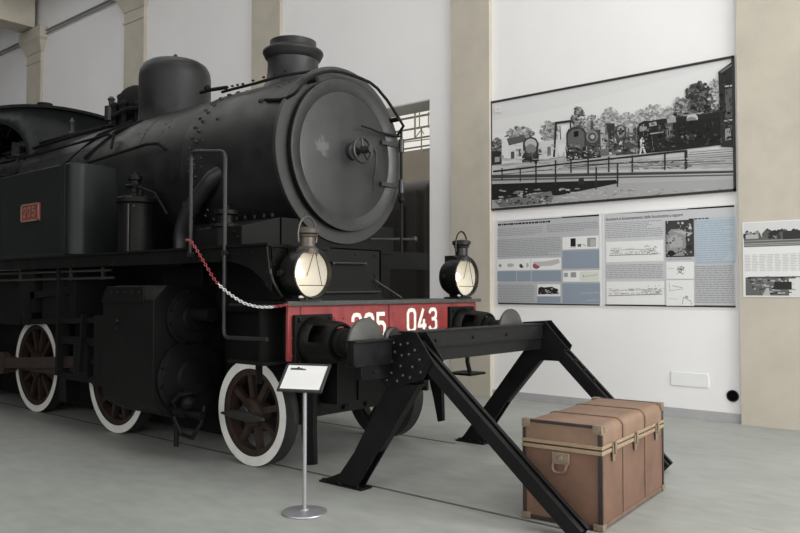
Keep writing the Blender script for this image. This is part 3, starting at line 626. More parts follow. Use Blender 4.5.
# --- wheels
def wheel(x, y, r, out, ri, nsp, hubm='rust', seg=56, phase=.2):
    # out = -1: the outer face looks towards the visitor (-Y)
    b = MB(); s = out; ax = (0, s, 0)
    b.mi = 0; b.lathe((x, y, r), ax, [(0, ri), (0, r - .002), (-.125, r), (-.13, r - .03), (-.13, ri - .02), (0, ri)], seg, False)
    b.mi = 1; b.lathe((x, y, r), ax, [(.001, ri), (.0015, ri), (.002, r - .004), (.001, r - .004)], seg, False)
    w_ = b.build('wheel', ['tread', 'white_rim'], L)
    b = MB(); b.lathe((x, y, r), ax, [(-.015, ri - .05), (-.015, ri + .001), (-.09, ri + .001), (-.09, ri - .05), (-.015, ri - .05)], seg, False)
    hr = r * .28
    b.lathe((x, y, r), ax, [(-.12, hr * .9), (-.02, hr), (.01, hr * .95), (.02, hr * .6), (.05, hr * .55), (.055, 0)], 28)
    for k in range(nsp):
        a = 2 * pi * k / nsp + phase; d = Vector((cos(a), 0, sin(a))); p0 = Vector((x, y - s * .05, r))
        b.bar(p0 + d * hr * .8, p0 + d * (ri - .03), .05, .045, (0, 1, 0))
    b.build('spokes', hubm, w_)
    return w_
wn = wheel(-4.835, 3.86, .42, -1, .343, 8)
b = MB(); b.prism([(-5.09, .41), (-4.95, .44), (-4.70, .44), (-4.57, .415), (-4.57, .39), (-4.75, .365), (-4.90, .37), (-5.09, .395)], 'y', 3.755, 3.79); b.cyl((-4.835, 3.78, .42), (-4.835, 3.85, .42), .06); b.build('axle_bar', 'steel', wn, bevel=.008)
wheel(-4.835, 5.50, .42, 1, .343, 8)
for x, y in ((-6.94, 3.90), (-8.84, 3.985), (-10.7, 4.0)):
    wheel(x, y, .53, -1, .455, 11, phase=.5 + x); wheel(x, 5.49, .53, 1, .455, 11)
for x in (-4.835, -6.94, -8.84, -10.7):
    b = MB(); z = .42 if x > -5 else .53; b.cyl((x, 3.99, z), (x, 5.38, z), .08); b.build('axle', 'dark', L)
b = MB(); b.prism([(4.22, .09), (5.08, .09), (5.12, .56), (4.18, .56)], 'x', -11.3, -5.55); b.build('underside_light_blocker', 'dark', L)  # added block: shuts out light and darkens the floor under the locomotive
b = MB(); b.box((-11.3, 5.52, .3), (-6.3, 5.75, 1.6)); b.build('dark_side_box', 'dark', L)  # added on the far side to keep light from coming through underneath
# --- rods and motion
b = MB(); b.bar((-10.6, 3.76, .56), (-6.94, 3.70, .56), .035, .09)
for x in (-6.94, -8.84, -10.7): b.lathe((x, 3.72, .56), (0, -1, 0), [(-.03, .09), (.04, .09), (.05, .05), (.06, 0)], 20)
b.build('coupling_rod', 'rod', L)
b = MB(); b.bar((-8.84, 3.62, .58), (-7.0, 3.62, .70), .035, .11); b.lathe((-8.84, 3.64, .58), (0, -1, 0), [(-.03, .12), (.04, .12), (.05, .06), (.06, 0)], 20); b.build('connecting_rod', 'rod', L)
b = MB(); b.box((-7.4, 3.58, .86), (-6.28, 3.66, .93)); b.box((-7.4, 3.58, .52), (-6.28, 3.66, .58)); b.box((-7.12, 3.56, .57), (-6.85, 3.68, .87)); b.cyl((-6.9, 3.62, .71), (-6.28, 3.62, .71), .035); b.bar((-7.42, 3.60, .55), (-7.42, 3.60, 1.6), .04, .12, (0, 1, 0)); b.box((-6.62, 3.5, .52), (-6.28, 3.58, 1.15)); b.build('slide_bars', 'dark', L)
b = MB(); b.bar((-8.1, 3.58, 1.05), (-6.3, 3.58, 1.12), .03, .05); b.bar((-8.1, 3.56, 1.35), (-8.12, 3.56, 1.02), .03, .08, (0, 1, 0)); b.bar((-6.95, 3.55, .62), (-6.9, 3.55, 1.15), .025, .05, (0, 1, 0)); b.box((-8.35, 3.58, 1.15), (-8.0, 3.72, 1.60)); b.lathe((-8.18, 3.56, 1.18), (0, -1, 0), [(-.02, .09), (.02, .09)], 18)
b.bar((-8.1, 3.60, 1.32), (-7.3, 3.60, 1.38), .04, .07); b.build('valve_gear', 'dark', L)
for x in (-7.65, -9.6):
    b = MB(); b.box((x - .07, 3.72, .25), (x + .07, 3.86, .85)); b.bar((x, 3.79, .8), (x, 3.79, 1.3), .05, .08, (0, 1, 0)); b.build('brake_shoe', 'black', L)
b = MB(); b.box((-7.9, 3.62, 1.05), (-7.2, 4.08, 1.58)); b.box((-10.8, 3.7, 1.0), (-8.6, 4.08, 1.6)); b.build('dark_side_box', 'dark', L)

# ================================================================== lanterns on the front deck
def lantern(y, label, bronze):
    x = -3.99; z = 1.497; r = .176
    o = thing('locomotive_lantern', label, 'lantern', (x - .1, y, 1.302), 'lanterns on the front deck')
    b = MB(); b.lathe((x, y, z), (1, 0, 0), [(-.215, 0), (-.215, .10), (-.2, .135), (-.15, .165), (-.05, .172), (-.02, .172), (-.02, .180), (.012, .180), (.016, .172), (.004, .168), (-.02, .166)], 48, False)
    b.cyl((x - .12, y - .17, z), (x - .12, y - .205, z), .022, seg=10); b.box((x - .2, y - .05, z + .13), (x - .1, y + .05, z + .19))
    b.build('body', 'lantern', o)
    b = MB(); prof = [(-.018 - .13 * (1 - (rr / .163) ** 2), rr) for rr in (.163, .15, .13, .1, .07, .035, .0)]
    b.lathe((x, y, z), (1, 0, 0), prof, 40, False); b.build('reflector', 'reflector', o)
    b = MB(); b.ball((x - .07, y - .055, z + .0), .036); b.build('bulb', 'bulb', o)['label'] = 'lit warm bulb'
    b = MB(); b.lathe((x, y, z), (1, 0, 0), [(.0, .166), (.012, .13), (.02, .06), (.022, 0)], 40, False); b.build('lens', 'glass', o)
    b = MB()
    for (u0, v0), (u1, v1) in (((0, .17), (-.075, -.02)), ((0, .17), (.07, -.09)), ((.0, .17), (.02, .12))): b.cyl((x + .025, y + u0, z + v0), (x + .027, y + u1, z + v1), .0028, seg=6)
    b.cyl((x + .026, y - .145, z - .085), (x + .026, y + .145, z - .085), .0028, seg=6); b.build('wire_guard', 'lantern', o)
    cx = x - .05
    b = MB(); b.lathe((cx, y, 0), (0, 0, 1), [(z + .14, .085), (z + .175, .075), (z + .19, .056), (z + .255, .056), (z + .26, .066), (z + .275, .07), (z + .28, .06), (z + .285, .08), (z + .315, .084), (z + .325, .07), (z + .33, .03), (z + .332, 0)], 28, False)
    b.build('chimney', 'lantern_metal' if bronze else 'lantern', o)
    b = MB(); b.tube([(cx + .02 * 0, y + .088 * cos(a), z + .27 + .135 * sin(a)) for a in [pi * (-.12) + pi * 1.24 * k / 18 for k in range(19)]], .0075); b.build('carrying_handle', 'lantern_metal' if bronze else 'lantern', o)
    b = MB(); b.box((x - .17, y - .1, 1.3025), (x - .01, y + .1, 1.318)); b.box((x - .14, y - .06, 1.318), (x - .04, y + .06, 1.345)); b.cyl((x - .01, y - .06, 1.325), (x + .012, y - .06, 1.325), .012, seg=8); b.build('base', 'lantern', o)
    b = MB(); b.box((x - .015, y - .115, 1.325), (x - .004, y - .055, 1.341)); b.build('latch', mat('latch_nickel', (.6, .58, .54), .35, metal=.5), o)
    li = bpy.data.lights.new('lantern_light', 'POINT'); li.energy = .035; li.color = (1, .86, .64); li.shadow_soft_size = .03
    lo = bpy.data.objects.new('lantern_light', li); COL.objects.link(lo); lo.parent = o; lo.location = Vector((x - .035, y - .055, z + .0)) - WORLD[o.name]
lantern(3.72, 'lit lantern with bronze chimney on the near end of the red beam', True)
lantern(5.575, 'lit black lantern on the far end of the red beam, before the pillar', False)

# ================================================================== barrier chain
way = [Vector(at(px_, py_, 1, yy)) for px_, py_, yy in ((186, 240.5, 3.49), (188, 239.5, 3.462), (191, 241, 3.455), (195, 247, 3.455), (204, 262, 3.45), (215, 281, 3.45), (228, 293, 3.45), (243, 303, 3.45), (258, 307.3, 3.45), (274, 307, 3.45), (289, 304.5, 3.45))]
def resample(P, n):
    L_ = [0]
    for i in range(1, len(P)): L_.append(L_[-1] + (P[i] - P[i - 1]).length)
    out = []; j = 0
    for k in range(n + 1):
        t = L_[-1] * k / n
        while j < len(P) - 2 and L_[j + 1] < t: j += 1
        out.append(P[j].lerp(P[j + 1], (t - L_[j]) / (L_[j + 1] - L_[j])))
    return out
pts = resample(roundpath(way, .06, 4), 56)
ct = thing('barrier_chain', 'red and white plastic chain hanging from the tall grab rail to the deck', 'chain', pts[0])
def links(seq):
    b = MB()
    for i, k in enumerate(seq):
        p, q = pts[k], pts[k + 1]; d = (q - p); ln = d.length * .82; d.normalize()
        s_ = d.cross(Vector((0, 1, 0))).normalized(); u = s_.cross(d)
        side = (s_ * .7 + u * .7) if k % 2 else (s_ * .7 - u * .7); c0 = (p + q) / 2; w_ = .0095
        b.tube([c0 + d * (ln * .62 * cos(a)) + side * (w_ * sin(a)) for a in [2 * pi * j / 10 for j in range(10)]], .0042, 6, True)
    return b
N = len(pts) - 1
links(range(0, 24)).build('red_links', 'chain_red', ct)['label'] = 'red chain length hooked over the rail'
links(range(24, 50)).build('white_links', 'chain_white', ct)['label'] = 'white chain length'
links(range(50, N)).build('red_links', 'chain_red', ct)['label'] = 'short red end by the lantern'

# ================================================================== buffer stop
BS = thing('buffer_stop', 'black riveted steel buffer stop with two A-frames before the locomotive', 'buffer stop', (-3.1, 4.85, 0))
def channel(b, p, q, h, y0, y1, t=.013, web=True):       # channel in an XZ plane: web at y0, flanges out to y1
    p, q = Vector((p[0], 0, p[1])), Vector((q[0], 0, q[1])); d = (q - p).normalized(); nn = Vector((-d.z, 0, d.x))
    if nn.z < 0: nn = -nn
    def slab(o0, o1, ya, yb):
        v = [p + nn * o0, q + nn * o0, q + nn * o1, p + nn * o1]
        A_ = b.pts([(a.x, ya, a.z) for a in v]); B_ = b.pts([(a.x, yb, a.z) for a in v]); b.face(A_[::-1]); b.face(B_)
        for k in range(4): b.face([A_[k], A_[(k + 1) % 4], B_[(k + 1) % 4], B_[k]])
    slab(-h / 2, h / 2, y0, y0 + t); slab(h / 2 - t, h / 2, y0 + t, y1); slab(-h / 2, -h / 2 + t, y0 + t, y1)
NEAR_G = [(-3.42, 1.04), (-3.40, 1.075), (-3.17, 1.105), (-3.03, .925), (-3.12, .80), (-3.42, .72), (-3.50, .80)]
def outline(y, pts): return [(lambda q: (q.x, max(q.z, .003)))(at(px_, py_, 1, y)) for px_, py_ in pts]
def a_frame(y0, y1, far):
    ym = (y0 + y1) / 2; dx = -.09 if far else 0; rx = .06 if far else 0
    b = MB(); go = outline(y0, ((523, 322), (545, 320.5), (566, 346), (560, 361), (537, 360), (526, 352))) if far else NEAR_G
    b.prism(go, 'y', y0 - .012, y0); b.prism(go, 'y', y1, y1 + .012)
    gb = b
    b = gb; b.mi = 1
    if not far:
        for x, z in ((-3.36, 1.03), (-3.30, 1.02), (-3.24, 1.03), (-3.35, .97), (-3.29, .95), (-3.38, .91), (-3.30, .88), (-3.23, .96), (-3.18, .99), (-3.14, .93), (-3.20, .88), (-3.13, .85), (-3.28, .82), (-3.38, .83), (-3.42, .78), (-3.22, .81), (-3.33, .78)): b.rivet((x, y0 - .012, z), (0, -1, 0), .0115)
    g = b.build('side_frame', ['stop', 'stop' if far else 'stop_edge'], BS)
    top = (-3.213, 1.008) if not far else (-3.345, 1.028); toe = (-2.035, .022) if not far else (-2.285, .028)
    b = MB(); ymid = (y0 + y1) / 2; channel(b, top, toe, .084 if not far else .1, y0, ymid - .006); channel(b, top, toe, .084 if not far else .1, y1, ymid + .006, -.013)
    d = Vector((toe[0] - top[0], 0, toe[1] - top[1])).normalized()
    nn = Vector((-d.z, 0, d.x)); nn = nn if nn.z > 0 else -nn
    for k in range(6 if far else 0):
        for yy in (y0 + .03, y1 - .02):
            p = Vector((top[0], yy, top[1])) + d * (.06 + k * .11) + nn * .049; b.cyl(p, p + nn * .012, .014, seg=6)
    if not far: b.box((toe[0] - .05, y0 - .02, .002), (toe[0] + .06, y1 + .02, .02))
    b.build('leg', 'stop', g, bevel=.002)
    b = MB(); px_ = ((526, 347), (541, 358), (506, 402), (484, 436), (483, 444), (456, 443), (463, 436), (490, 398)) if far else ((388, 383), (416, 385), (377, 452), (362, 478), (357, 487), (320, 485), (340, 473), (354, 452))
    o_ = outline(y0, px_); b.prism(o_, 'y', y0 + .001, y0 + .015); b.prism(o_, 'y', y1 - .015, y1 - .001)
    for i_ in ((7, 0), (1, 2)):
        p_, q_ = o_[i_[0]], o_[i_[1]]; b.bar((p_[0], (y0 + y1) / 2, p_[1]), (q_[0], (y0 + y1) / 2, q_[1]), y1 - y0 - .03, .010, (1, 0, 0))
    x0_, x1_ = min(p[0] for p in o_), max(p[0] for p in o_[3:6]); b.box((x0_, y0 - .01, .002), (x1_, y1 + .01, .016))
    for k in range(3): b.cyl((x0_ + .04 + k * (x1_ - x0_ - .08) / 2, y0 - .004, .014), (x0_ + .04 + k * (x1_ - x0_ - .08) / 2, y0 - .004, .034), .012, seg=6)
    b.build('leg', 'stop', g, bevel=.002)
a_frame(3.88, 3.975, False); a_frame(5.73, 5.825, True)
b = MB()
b.box((-3.40, 3.99, .982), (-3.30, 5.715, 1.09)); b.box((-3.40, 3.99, .885), (-3.315, 5.715, .978)); b.box((-3.42, 3.99, 1.088), (-3.285, 5.715, 1.1))
b.box((-3.42, 3.99, .976), (-3.285, 5.715, .986))
for y in (4.25, 4.7, 5.15): b.cyl((-3.30, y, 1.03), (-3.288, y, 1.03), .012, seg=6)
b.build('cross_beam', 'stop', BS, bevel=.003)
b = MB(); b.box((-3.43, 3.50, .90), (-3.37, 3.865, 1.05)); b.box((-3.45, 3.50, 1.045), (-3.35, 3.865, 1.058)); b.box((-3.45, 3.50, .893), (-3.35, 3.865, .905)); b.box((-3.43, 3.58, .80), (-3.38, 3.865, .89)); b.rivet((-3.37, 3.7, .85), (1, 0, 0), .012); b.build('beam_stub', 'stop', BS, bevel=.002)

# ================================================================== trunk (built upright, then turned)
TC = Vector((-2.294, 4.663, 0)); TR = radians(4.8); tl, tw, th = 1.14, .487, .597
T = thing('travel_trunk', 'brown steamer trunk with tan bands standing on the floor inside the buffer stop', 'trunk', TC)
MT = Matrix.Translation(TC) @ Matrix.Rotation(TR, 4, 'Z')
def tbox(b, a, c): b.box(a, c, MT)
hx, hy = tw / 2, tl / 2; zl = .458
def tb(name, m, boxes, bevel=.004):
    b = MB()
    for a, c in boxes: b.box(a, c, MT)
    return b.build(name, m, T, bevel=bevel)
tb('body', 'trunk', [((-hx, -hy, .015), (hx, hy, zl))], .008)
def lidshape(off, r=.05): return [(-hx - off, zl + .003), (hx + off, zl + .003)] + arc((hx - r, th - r), r + off, 0, pi / 2, 6) + arc((-hx + r, th - r), r + off, pi / 2, pi, 6)
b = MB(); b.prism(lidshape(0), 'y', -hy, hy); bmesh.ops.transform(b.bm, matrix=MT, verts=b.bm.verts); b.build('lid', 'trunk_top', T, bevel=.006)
e = .007
bnd = []
for sx in (-1, 1):
    for sy in (-1, 1):
        x, y = sx * hx, sy * hy
        bnd.append(((x - sx * .018, y - sy * .0, .012), (x + sx * e, y + sy * e, th - .05))); bnd.append(((x, y - sy * .018, .012), (x + sx * e, y + sy * e, th - .05)))
for sy in (-1, 1): bnd += [((-hx - e, sy * (hy - .0), .01), (hx + e, sy * (hy + e), .030)), ((-hx + .03, sy * (hy - .010), th - .014), (hx - .03, sy * (hy + e), th + e * .5))]
bnd2 = []
for sx in (-1, 1): bnd2 += [((sx * hx, -hy - e, .01), (sx * (hx + e), hy + e, .034))]
for q_ in bnd: tb('binding', 'binding', [q_], .003)
for q_ in bnd2: tb('edge_strip', 'slat', [q_], .006)
tan = []
for z0, z1 in ((zl - .026, zl - .003), (zl + .006, zl + .026)):
    tan += [((-hx - e - .002, -hy - e - .003, z0), (hx + e + .002, -hy + .001, z1)), ((-hx - e - .002, hy - .001, z0), (hx + e + .002, hy + e + .003, z1)), ((hx - .001, -hy - e - .003, z0), (hx + e + .004, hy + e + .003, z1)), ((-hx - e - .004, -hy - e - .003, z0), (-hx + .001, hy + e + .003, z1))]
tb('tan_band', 'tan', tan[:4], .003); tb('tan_band', 'tan', tan[4:], .003)
sl = []
for y in (-.215, .215 - .02):
    sl += [((hx, y - .010, .035), (hx + .006, y + .010, zl - .027))]
    b = MB(); o_ = [p for p in lidshape(.006) if p[1] > zl + .02]; o_ = [(hx + .006, zl + .027)] + o_ + [(-hx - .006, zl + .027)]; i_ = [(hx - .01, zl + .027)] + [p for p in lidshape(-.01) if p[1] > zl + .02] + [(-hx + .01, zl + .027)]
    b.prism(o_ + i_[::-1], 'y', y - .012, y + .012); bmesh.ops.transform(b.bm, matrix=MT, verts=b.bm.verts); b.build('slat', 'slat', T)
for q_ in sl: tb('slat', 'slat', [q_], .003)
cp = []
for sx in (-1, 1):
    for sy in (-1, 1):
        x, y = sx * hx, sy * hy; q = e + .006
        cp.append(((x - sx * .045, y - sy * .040, th - .045), (x + sx * q * .6, y + sy * q, th + .004))); cp.append(((x - sx * .045, y - sy * .045, .006), (x + sx * q, y + sy * q, .042)))
for a, c in cp:
    b = MB(); b.box(a, c, MT); m_ = (Vector(a) + Vector(c)) / 2; sx = 1 if m_.x > 0 else -1; sy = 1 if m_.y > 0 else -1
    for dz in (-.008, .010):
        b.rivet(MT @ Vector((sx * (hx - .03), sy * (hy + e + .006), m_.z + dz)), MT.to_3x3() @ Vector((0, sy, 0)), .005); b.rivet(MT @ Vector((sx * (hx + e + .006), sy * (hy - .03), m_.z - dz)), MT.to_3x3() @ Vector((sx, 0, 0)), .005)
    b.build('corner_cap', 'brass', T, bevel=.020)
for y in (-.40, -.02, .40):
    b = MB(); b.box((hx + .01, y - .024, zl - .055), (hx + .018, y + .024, zl + .022), MT); b.box((hx + .018, y - .012, zl - .04), (hx + .030, y + .012, zl + .035), MT); b.box((hx + .008, y - .016, zl - .085), (hx + .016, y + .016, zl - .05), MT); b.build('latch', 'brass', T, bevel=.004)
b = MB(); yf = -hy - e - .004
b.box((-.055, yf - .005, zl - .105), (.055, yf + .006, zl - .036), MT); b.cyl(MT @ Vector((0, yf, zl - .07)), MT @ Vector((0, yf - .012, zl - .07)), .016, seg=16); hd = b.build('handle_plate', 'brass', T, bevel=.003)
b = MB(); b.tube([MT @ Vector(p) for p in roundpath([(-.042, yf - .006, zl - .09), (-.042, yf - .03, zl - .125), (-.025, yf - .03, zl - .148), (.025, yf - .03, zl - .148), (.042, yf - .03, zl - .125), (.042, yf - .006, zl - .09)], .02, 3)], .009); b.build('carry_handle', 'slat', hd)

# ================================================================== information stand
sx_, sy_ = -3.575, 3.275
IS = thing('information_stand', 'slim grey floor stand with a black tilted sign before the front wheel', 'sign stand', (sx_, sy_, 0))
MB().lathe((sx_, sy_, 0), (0, 0, 1), [(.001, .138), (.006, .14), (.012, .138), (.016, .12), (.02, .03), (.03, .022)], 40).build('base', 'pole', IS)
MB().cyl((sx_, sy_, .02), (sx_, sy_, .80), .0125, seg=16).build('pole', 'pole', IS)
wv = Vector((cos(radians(22)), sin(radians(22)), 0)); hz = Vector((-wv.y, wv.x, 0)); tl_ = radians(46); uv = hz * sin(radians(44)) + Vector((0, 0, cos(radians(44)))); nv = wv.cross(uv)
MS = Matrix(((wv.x, uv.x, nv.x, sx_ - .01), (wv.y, uv.y, nv.y, sy_), (wv.z, uv.z, nv.z, .835), (0, 0, 0, 1)))
b = MB(); b.box((-.152, -.108, -.012), (.152, .108, 0), MS)
for q in (((-.152, -.108), (.152, -.092)), ((-.152, .092), (.152, .108)), ((-.152, -.108), (-.134, .108)), ((.134, -.108), (.152, .108))): b.box((*q[0], 0), (*q[1], .004), MS)
sg = b.build('sign_panel', 'stand_black', IS, bevel=.002)
b = MB(); b.box((-.134, -.092, .0005), (.134, .092, .002), MS); sh = [(-.115, .055), (-.11, .07), (-.07, .07), (-.065, .08), (-.055, .08), (-.05, .07), (-.03, .072), (-.03, .066), (-.005, .066), (-.005, .055)]
b.mi = 1; b.face(b.pts([MS @ Vector((u, v, .0026)) for u, v in sh]))
b.mi = 2
for k in range(7):
    for c0 in range(2):
        u0 = -.115 + c0 * .12; b.face(b.pts([MS @ Vector(p) for p in ((u0, .03 - k * .016, .0026), (u0 + .1 - random.random() * .02, .03 - k * .016, .0026), (u0 + .1, .034 - k * .016, .0026), (u0, .034 - k * .016, .0026))]))
b.build('printed_sheet', ['paper', 'ink', grey(.6)], sg)

# ================================================================== things on the white wall
class Print:
    """Flat print on a wall plane: coloured polygons in thin layers, all in one mesh."""
    def __init__(s, y, region, scale):
        s.y, s.reg, s.sc = y, region, scale; s.b = MB(); s.m = []; s.layer = 0
    def P(s, zx, zy):
        q = at(s.reg[0] + zx / s.sc, s.reg[1] + zy / s.sc, 1, s.y); return q.x, q.z
    def idx(s, m):
        if m not in s.m: s.m.append(m)
        return s.m.index(m)
    clip = None
    def clipped(s, w):
        for ax, lim, sg in ((0, s.clip[0], 1), (0, s.clip[1], -1), (1, s.clip[2], 1), (1, s.clip[3], -1)):
            out = []
            for i in range(len(w)):
                p, q = w[i - 1], w[i]; dp, dq = (p[ax] - lim) * sg, (q[ax] - lim) * sg
                if (dp >= 0) != (dq >= 0): t = dp / (dp - dq); out.append((p[0] + (q[0] - p[0]) * t, p[1] + (q[1] - p[1]) * t))
                if dq >= 0: out.append(q)
            w = out
            if len(w) < 3: return None
        return w
    def poly(s, pts, m, world=False):
        s.b.mi = s.idx(m); s.layer += 1; y = s.y - .0006 - s.layer * .000006
        w = pts if world else [s.P(*p) for p in pts]
        if s.clip: w = s.clipped(w)
        if not w: return
        f = s.b.face(s.b.pts([(x, y, z) for x, z in w]))
    def rect(s, x0, y0, x1, y1, m):      # upright rectangle from zoomed pixels
        xm, ym = (x0 + x1) / 2, (y0 + y1) / 2
        u0, u1 = s.P(x0, ym)[0], s.P(x1, ym)[0]; v0, v1 = s.P(xm, y1)[1], s.P(xm, y0)[1]
        s.poly([(u0, v0), (u1, v0), (u1, v1), (u0, v1)], m, True); return u0, v0, u1, v1
    def line(s, p, q, t, m):
        (a, c), (d, e_) = s.P(*p), s.P(*q); v = Vector((d - a, e_ - c)); n_ = Vector((-v.y, v.x)).normalized() * t / 2
        s.poly([(a - n_.x, c - n_.y), (d - n_.x, e_ - n_.y), (d + n_.x, e_ + n_.y), (a + n_.x, c + n_.y)], m, True)
    def ell(s, c, rx, ry, m, n=16, jag=0.):
        s.poly([(c[0] + rx * cos(2 * pi * k / n) * (1 + jag * (random.random() - .5)), c[1] + ry * sin(2 * pi * k / n) * (1 + jag * (random.random() - .5))) for k in range(n)], m)
    def leaves(s, x0, y0, x1, y1, tones, n, r):   # foliage: jagged blobs over a rounded crown
        for k in range(int(n * 3.2)):
            a = random.random() * 2 * pi; q = sqrt(random.random()); cx, cy = (x0 + x1) / 2 + q * cos(a) * (x1 - x0) / 2, (y0 + y1) / 2 + q * sin(a) * (y1 - y0) / 2
            rr = r * (.25 + .45 * random.random()); s.ell((cx, cy), rr, rr * .8, grey(random.choice(tones)), 6, 1.2)
    def text(s, x0, y0, x1, y1, m, pitch=.021, h=.009):   # rows of small printed words
        xm, ym = (x0 + x1) / 2, (y0 + y1) / 2
        u0, u1 = s.P(x0, ym)[0], s.P(x1, ym)[0]; v0, v1 = s.P(xm, y1)[1], s.P(xm, y0)[1]
        z = v1 - h
        while z > v0:
            u = u0; end = u1 - (random.random() * .3 * (u1 - u0) if random.random() < .2 else random.random() * .02)
            while u < end:
                wl = min(.015 + random.random() * .05, end - u); s.poly([(u, z), (u + wl, z), (u + wl, z + h), (u, z + h)], m, True); u += wl + .008
            z -= pitch
    def build(s, name, parent): return s.b.build(name, s.m, parent)

# ---- large framed black and white photograph
PX0, PX1, PZ0, PZ1 = -5.60, -2.54, 2.413, 3.843
FP = thing('framed_photograph', 'large framed black and white photograph of steam engines on the white wall', 'picture', ((PX0 + PX1) / 2, WY, PZ0))
b = MB(); t = .026; yf = WY - .035
for q in (((PX0, PZ0), (PX1, PZ0 + t * 1.3)), ((PX0, PZ1 - t), (PX1, PZ1)), ((PX0, PZ0), (PX0 + t, PZ1)), ((PX1 - t, PZ0), (PX1, PZ1))): b.box((q[0][0], yf, q[0][1]), (q[1][0], WY - .001, q[1][1]))
b.build('frame', 'ink', FP, bevel=.003)
pr = Print(WY - .02, (480, 40), 2.857); pr.clip = (PX0 + .02, PX1 - .02, PZ0 + .025, PZ1 - .02); g = grey
pr.poly([(PX0 + .01, PZ0 + .01), (PX1 - .01, PZ0 + .01), (PX1 - .01, PZ1 - .01), (PX0 + .01, PZ1 - .01)], g(.64), True)
pr.poly([(36, 300), (36, 230), (250, 190), (500, 120), (728, 60), (728, 200), (400, 270)], g(.67)); pr.poly([(36, 320), (36, 270), (250, 240), (500, 200), (728, 160), (728, 330)], g(.70))
pr.leaves(75, 248, 155, 300, (.12, .2, .3, .38), 60, 9); pr.leaves(172, 232, 225, 292, (.15, .22, .32, .4), 50, 8); pr.leaves(262, 192, 302, 270, (.06, .1, .2, .3), 55, 8)
for x0, y0, x1, y1 in ((300, 215, 350, 270), (345, 195, 400, 260), (392, 208, 450, 262), (440, 200, 485, 255), (470, 182, 525, 245), (510, 192, 565, 240)): pr.leaves(x0, y0, x1, y1, (.18, .26, .36, .46), 45, 8)
pr.leaves(560, 160, 690, 260, (.02, .03, .05, .09, .16), 150, 12); pr.leaves(590, 122, 665, 200, (.02, .04, .06, .12), 90, 10); pr.leaves(655, 110, 690, 200, (.12, .3, .42), 28, 8); pr.leaves(555, 165, 600, 215, (.08, .2, .32), 30, 8)
pr.leaves(36, 280, 66, 330, (.05, .1, .2), 30, 7)
pr.poly([(64, 280), (84, 276), (84, 355), (64, 362)], g(.66)); pr.poly([(84, 300), (126, 290), (126, 352), (84, 358)], g(.62)); pr.poly([(78, 282), (130, 272), (126, 292), (84, 302)], g(.1)); pr.poly([(90, 320), (100, 318), (100, 340), (90, 342)], g(.08)); pr.poly([(112, 312), (120, 311), (120, 332), (112, 334)], g(.1))
pr.poly([(165, 292), (252, 280), (252, 332), (165, 345)], g(.56)); pr.poly([(170, 312), (178, 311), (178, 328), (170, 330)], g(.08)); pr.poly([(194, 306), (204, 305), (204, 330), (194, 332)], g(.15)); pr.poly([(225, 300), (246, 297), (246, 330), (225, 332)], g(.62))
pr.poly([(36, 318), (62, 318), (66, 400), (36, 405)], g(.03)); pr.poly([(44, 335), (58, 334), (58, 348), (44, 350)], g(.3))
pr.poly([(124, 296), (132, 282), (148, 276), (162, 282), (170, 296), (168, 345), (126, 352)], g(.05)); pr.ell((147, 298), 17, 16, g(.42)); pr.ell((147, 312), 15, 14, g(.2)); pr.poly([(122, 330), (170, 326), (170, 348), (122, 354)], g(.03))
for p, q, t_ in (((219, 238), (213, 335), .028), ((216, 238), (262, 232), .03), ((260, 232), (261, 262), .02), ((230, 245), (232, 285), .012)): pr.line(p, q, t_, g(.03))
# ground
pr.poly([(36, 358), (240, 340), (480, 325), (728, 308), (728, 440), (36, 486)], g(.38)); pr.poly([(36, 362), (300, 345), (300, 358), (36, 380)], g(.5)); pr.poly([(380, 335), (728, 310), (728, 322), (380, 348)], g(.46))
# engines
pr.poly([(248, 268), (254, 256), (268, 249), (284, 248), (298, 253), (305, 264), (306, 336), (248, 342)], g(.045)); pr.poly([(253, 270), (265, 257), (288, 254), (300, 266), (300, 305), (253, 308)], g(.11)); pr.poly([(270, 262), (283, 260), (283, 276), (270, 278)], g(.01)); pr.poly([(246, 312), (345, 303), (348, 336), (250, 346)], g(.025))
pr.poly([(304, 268), (318, 258), (346, 256), (350, 330), (306, 334)], g(.06)); pr.ell((322, 276), 17, 18, g(.2)); pr.ell((322, 278), 12, 13, g(.08)); pr.ell((323, 277), 6, 6, g(.4)); pr.poly([(318, 232), (325, 232), (326, 256), (317, 257)], g(.08))
pr.poly([(345, 262), (362, 236), (384, 238), (390, 252), (392, 326), (346, 332)], g(.14)); pr.poly([(362, 240), (386, 240), (386, 300), (372, 305)], g(.04)); pr.poly([(346, 250), (358, 248), (360, 310), (347, 315)], g(.42)); pr.poly([(388, 250), (400, 242), (418, 248), (448, 252), (452, 325), (390, 330)], g(.07)); pr.ell((404, 262), 11, 16, g(.3)); pr.ell((404, 264), 6, 9, g(.06)); pr.poly([(420, 250), (438, 248), (438, 275), (420, 276)], g(.42))
for k in range(60): pr.ell((350 + random.random() * 100, 285 + random.random() * 40), 1.5 + random.random() * 5, 1.5 + random.random() * 4, g(random.choice((.02, .05, .1, .2, .35, .5))), 6, .8)
for k in range(20): pr.ell((255 + random.random() * 90, 312 + random.random() * 22), 1.5 + random.random() * 4, 2, g(random.choice((.02, .1, .3, .45))), 6, .8)
pr.poly([(450, 252), (456, 240), (470, 232), (486, 232), (520, 226), (560, 222), (690, 205), (692, 300), (560, 316), (452, 326)], g(.022)); pr.poly([(456, 250), (468, 240), (478, 246), (478, 258), (458, 262)], g(.3)); pr.poly([(484, 238), (505, 234), (507, 244), (486, 248)], g(.35)); pr.poly([(535, 226), (560, 220), (562, 235), (537, 240)], g(.3)); pr.poly([(480, 268), (525, 262), (525, 265), (480, 271)], g(.35)); pr.poly([(530, 240), (552, 236), (552, 280), (532, 284)], g(.09)); pr.poly([(534, 250), (548, 247), (548, 275), (536, 278)], g(.2))
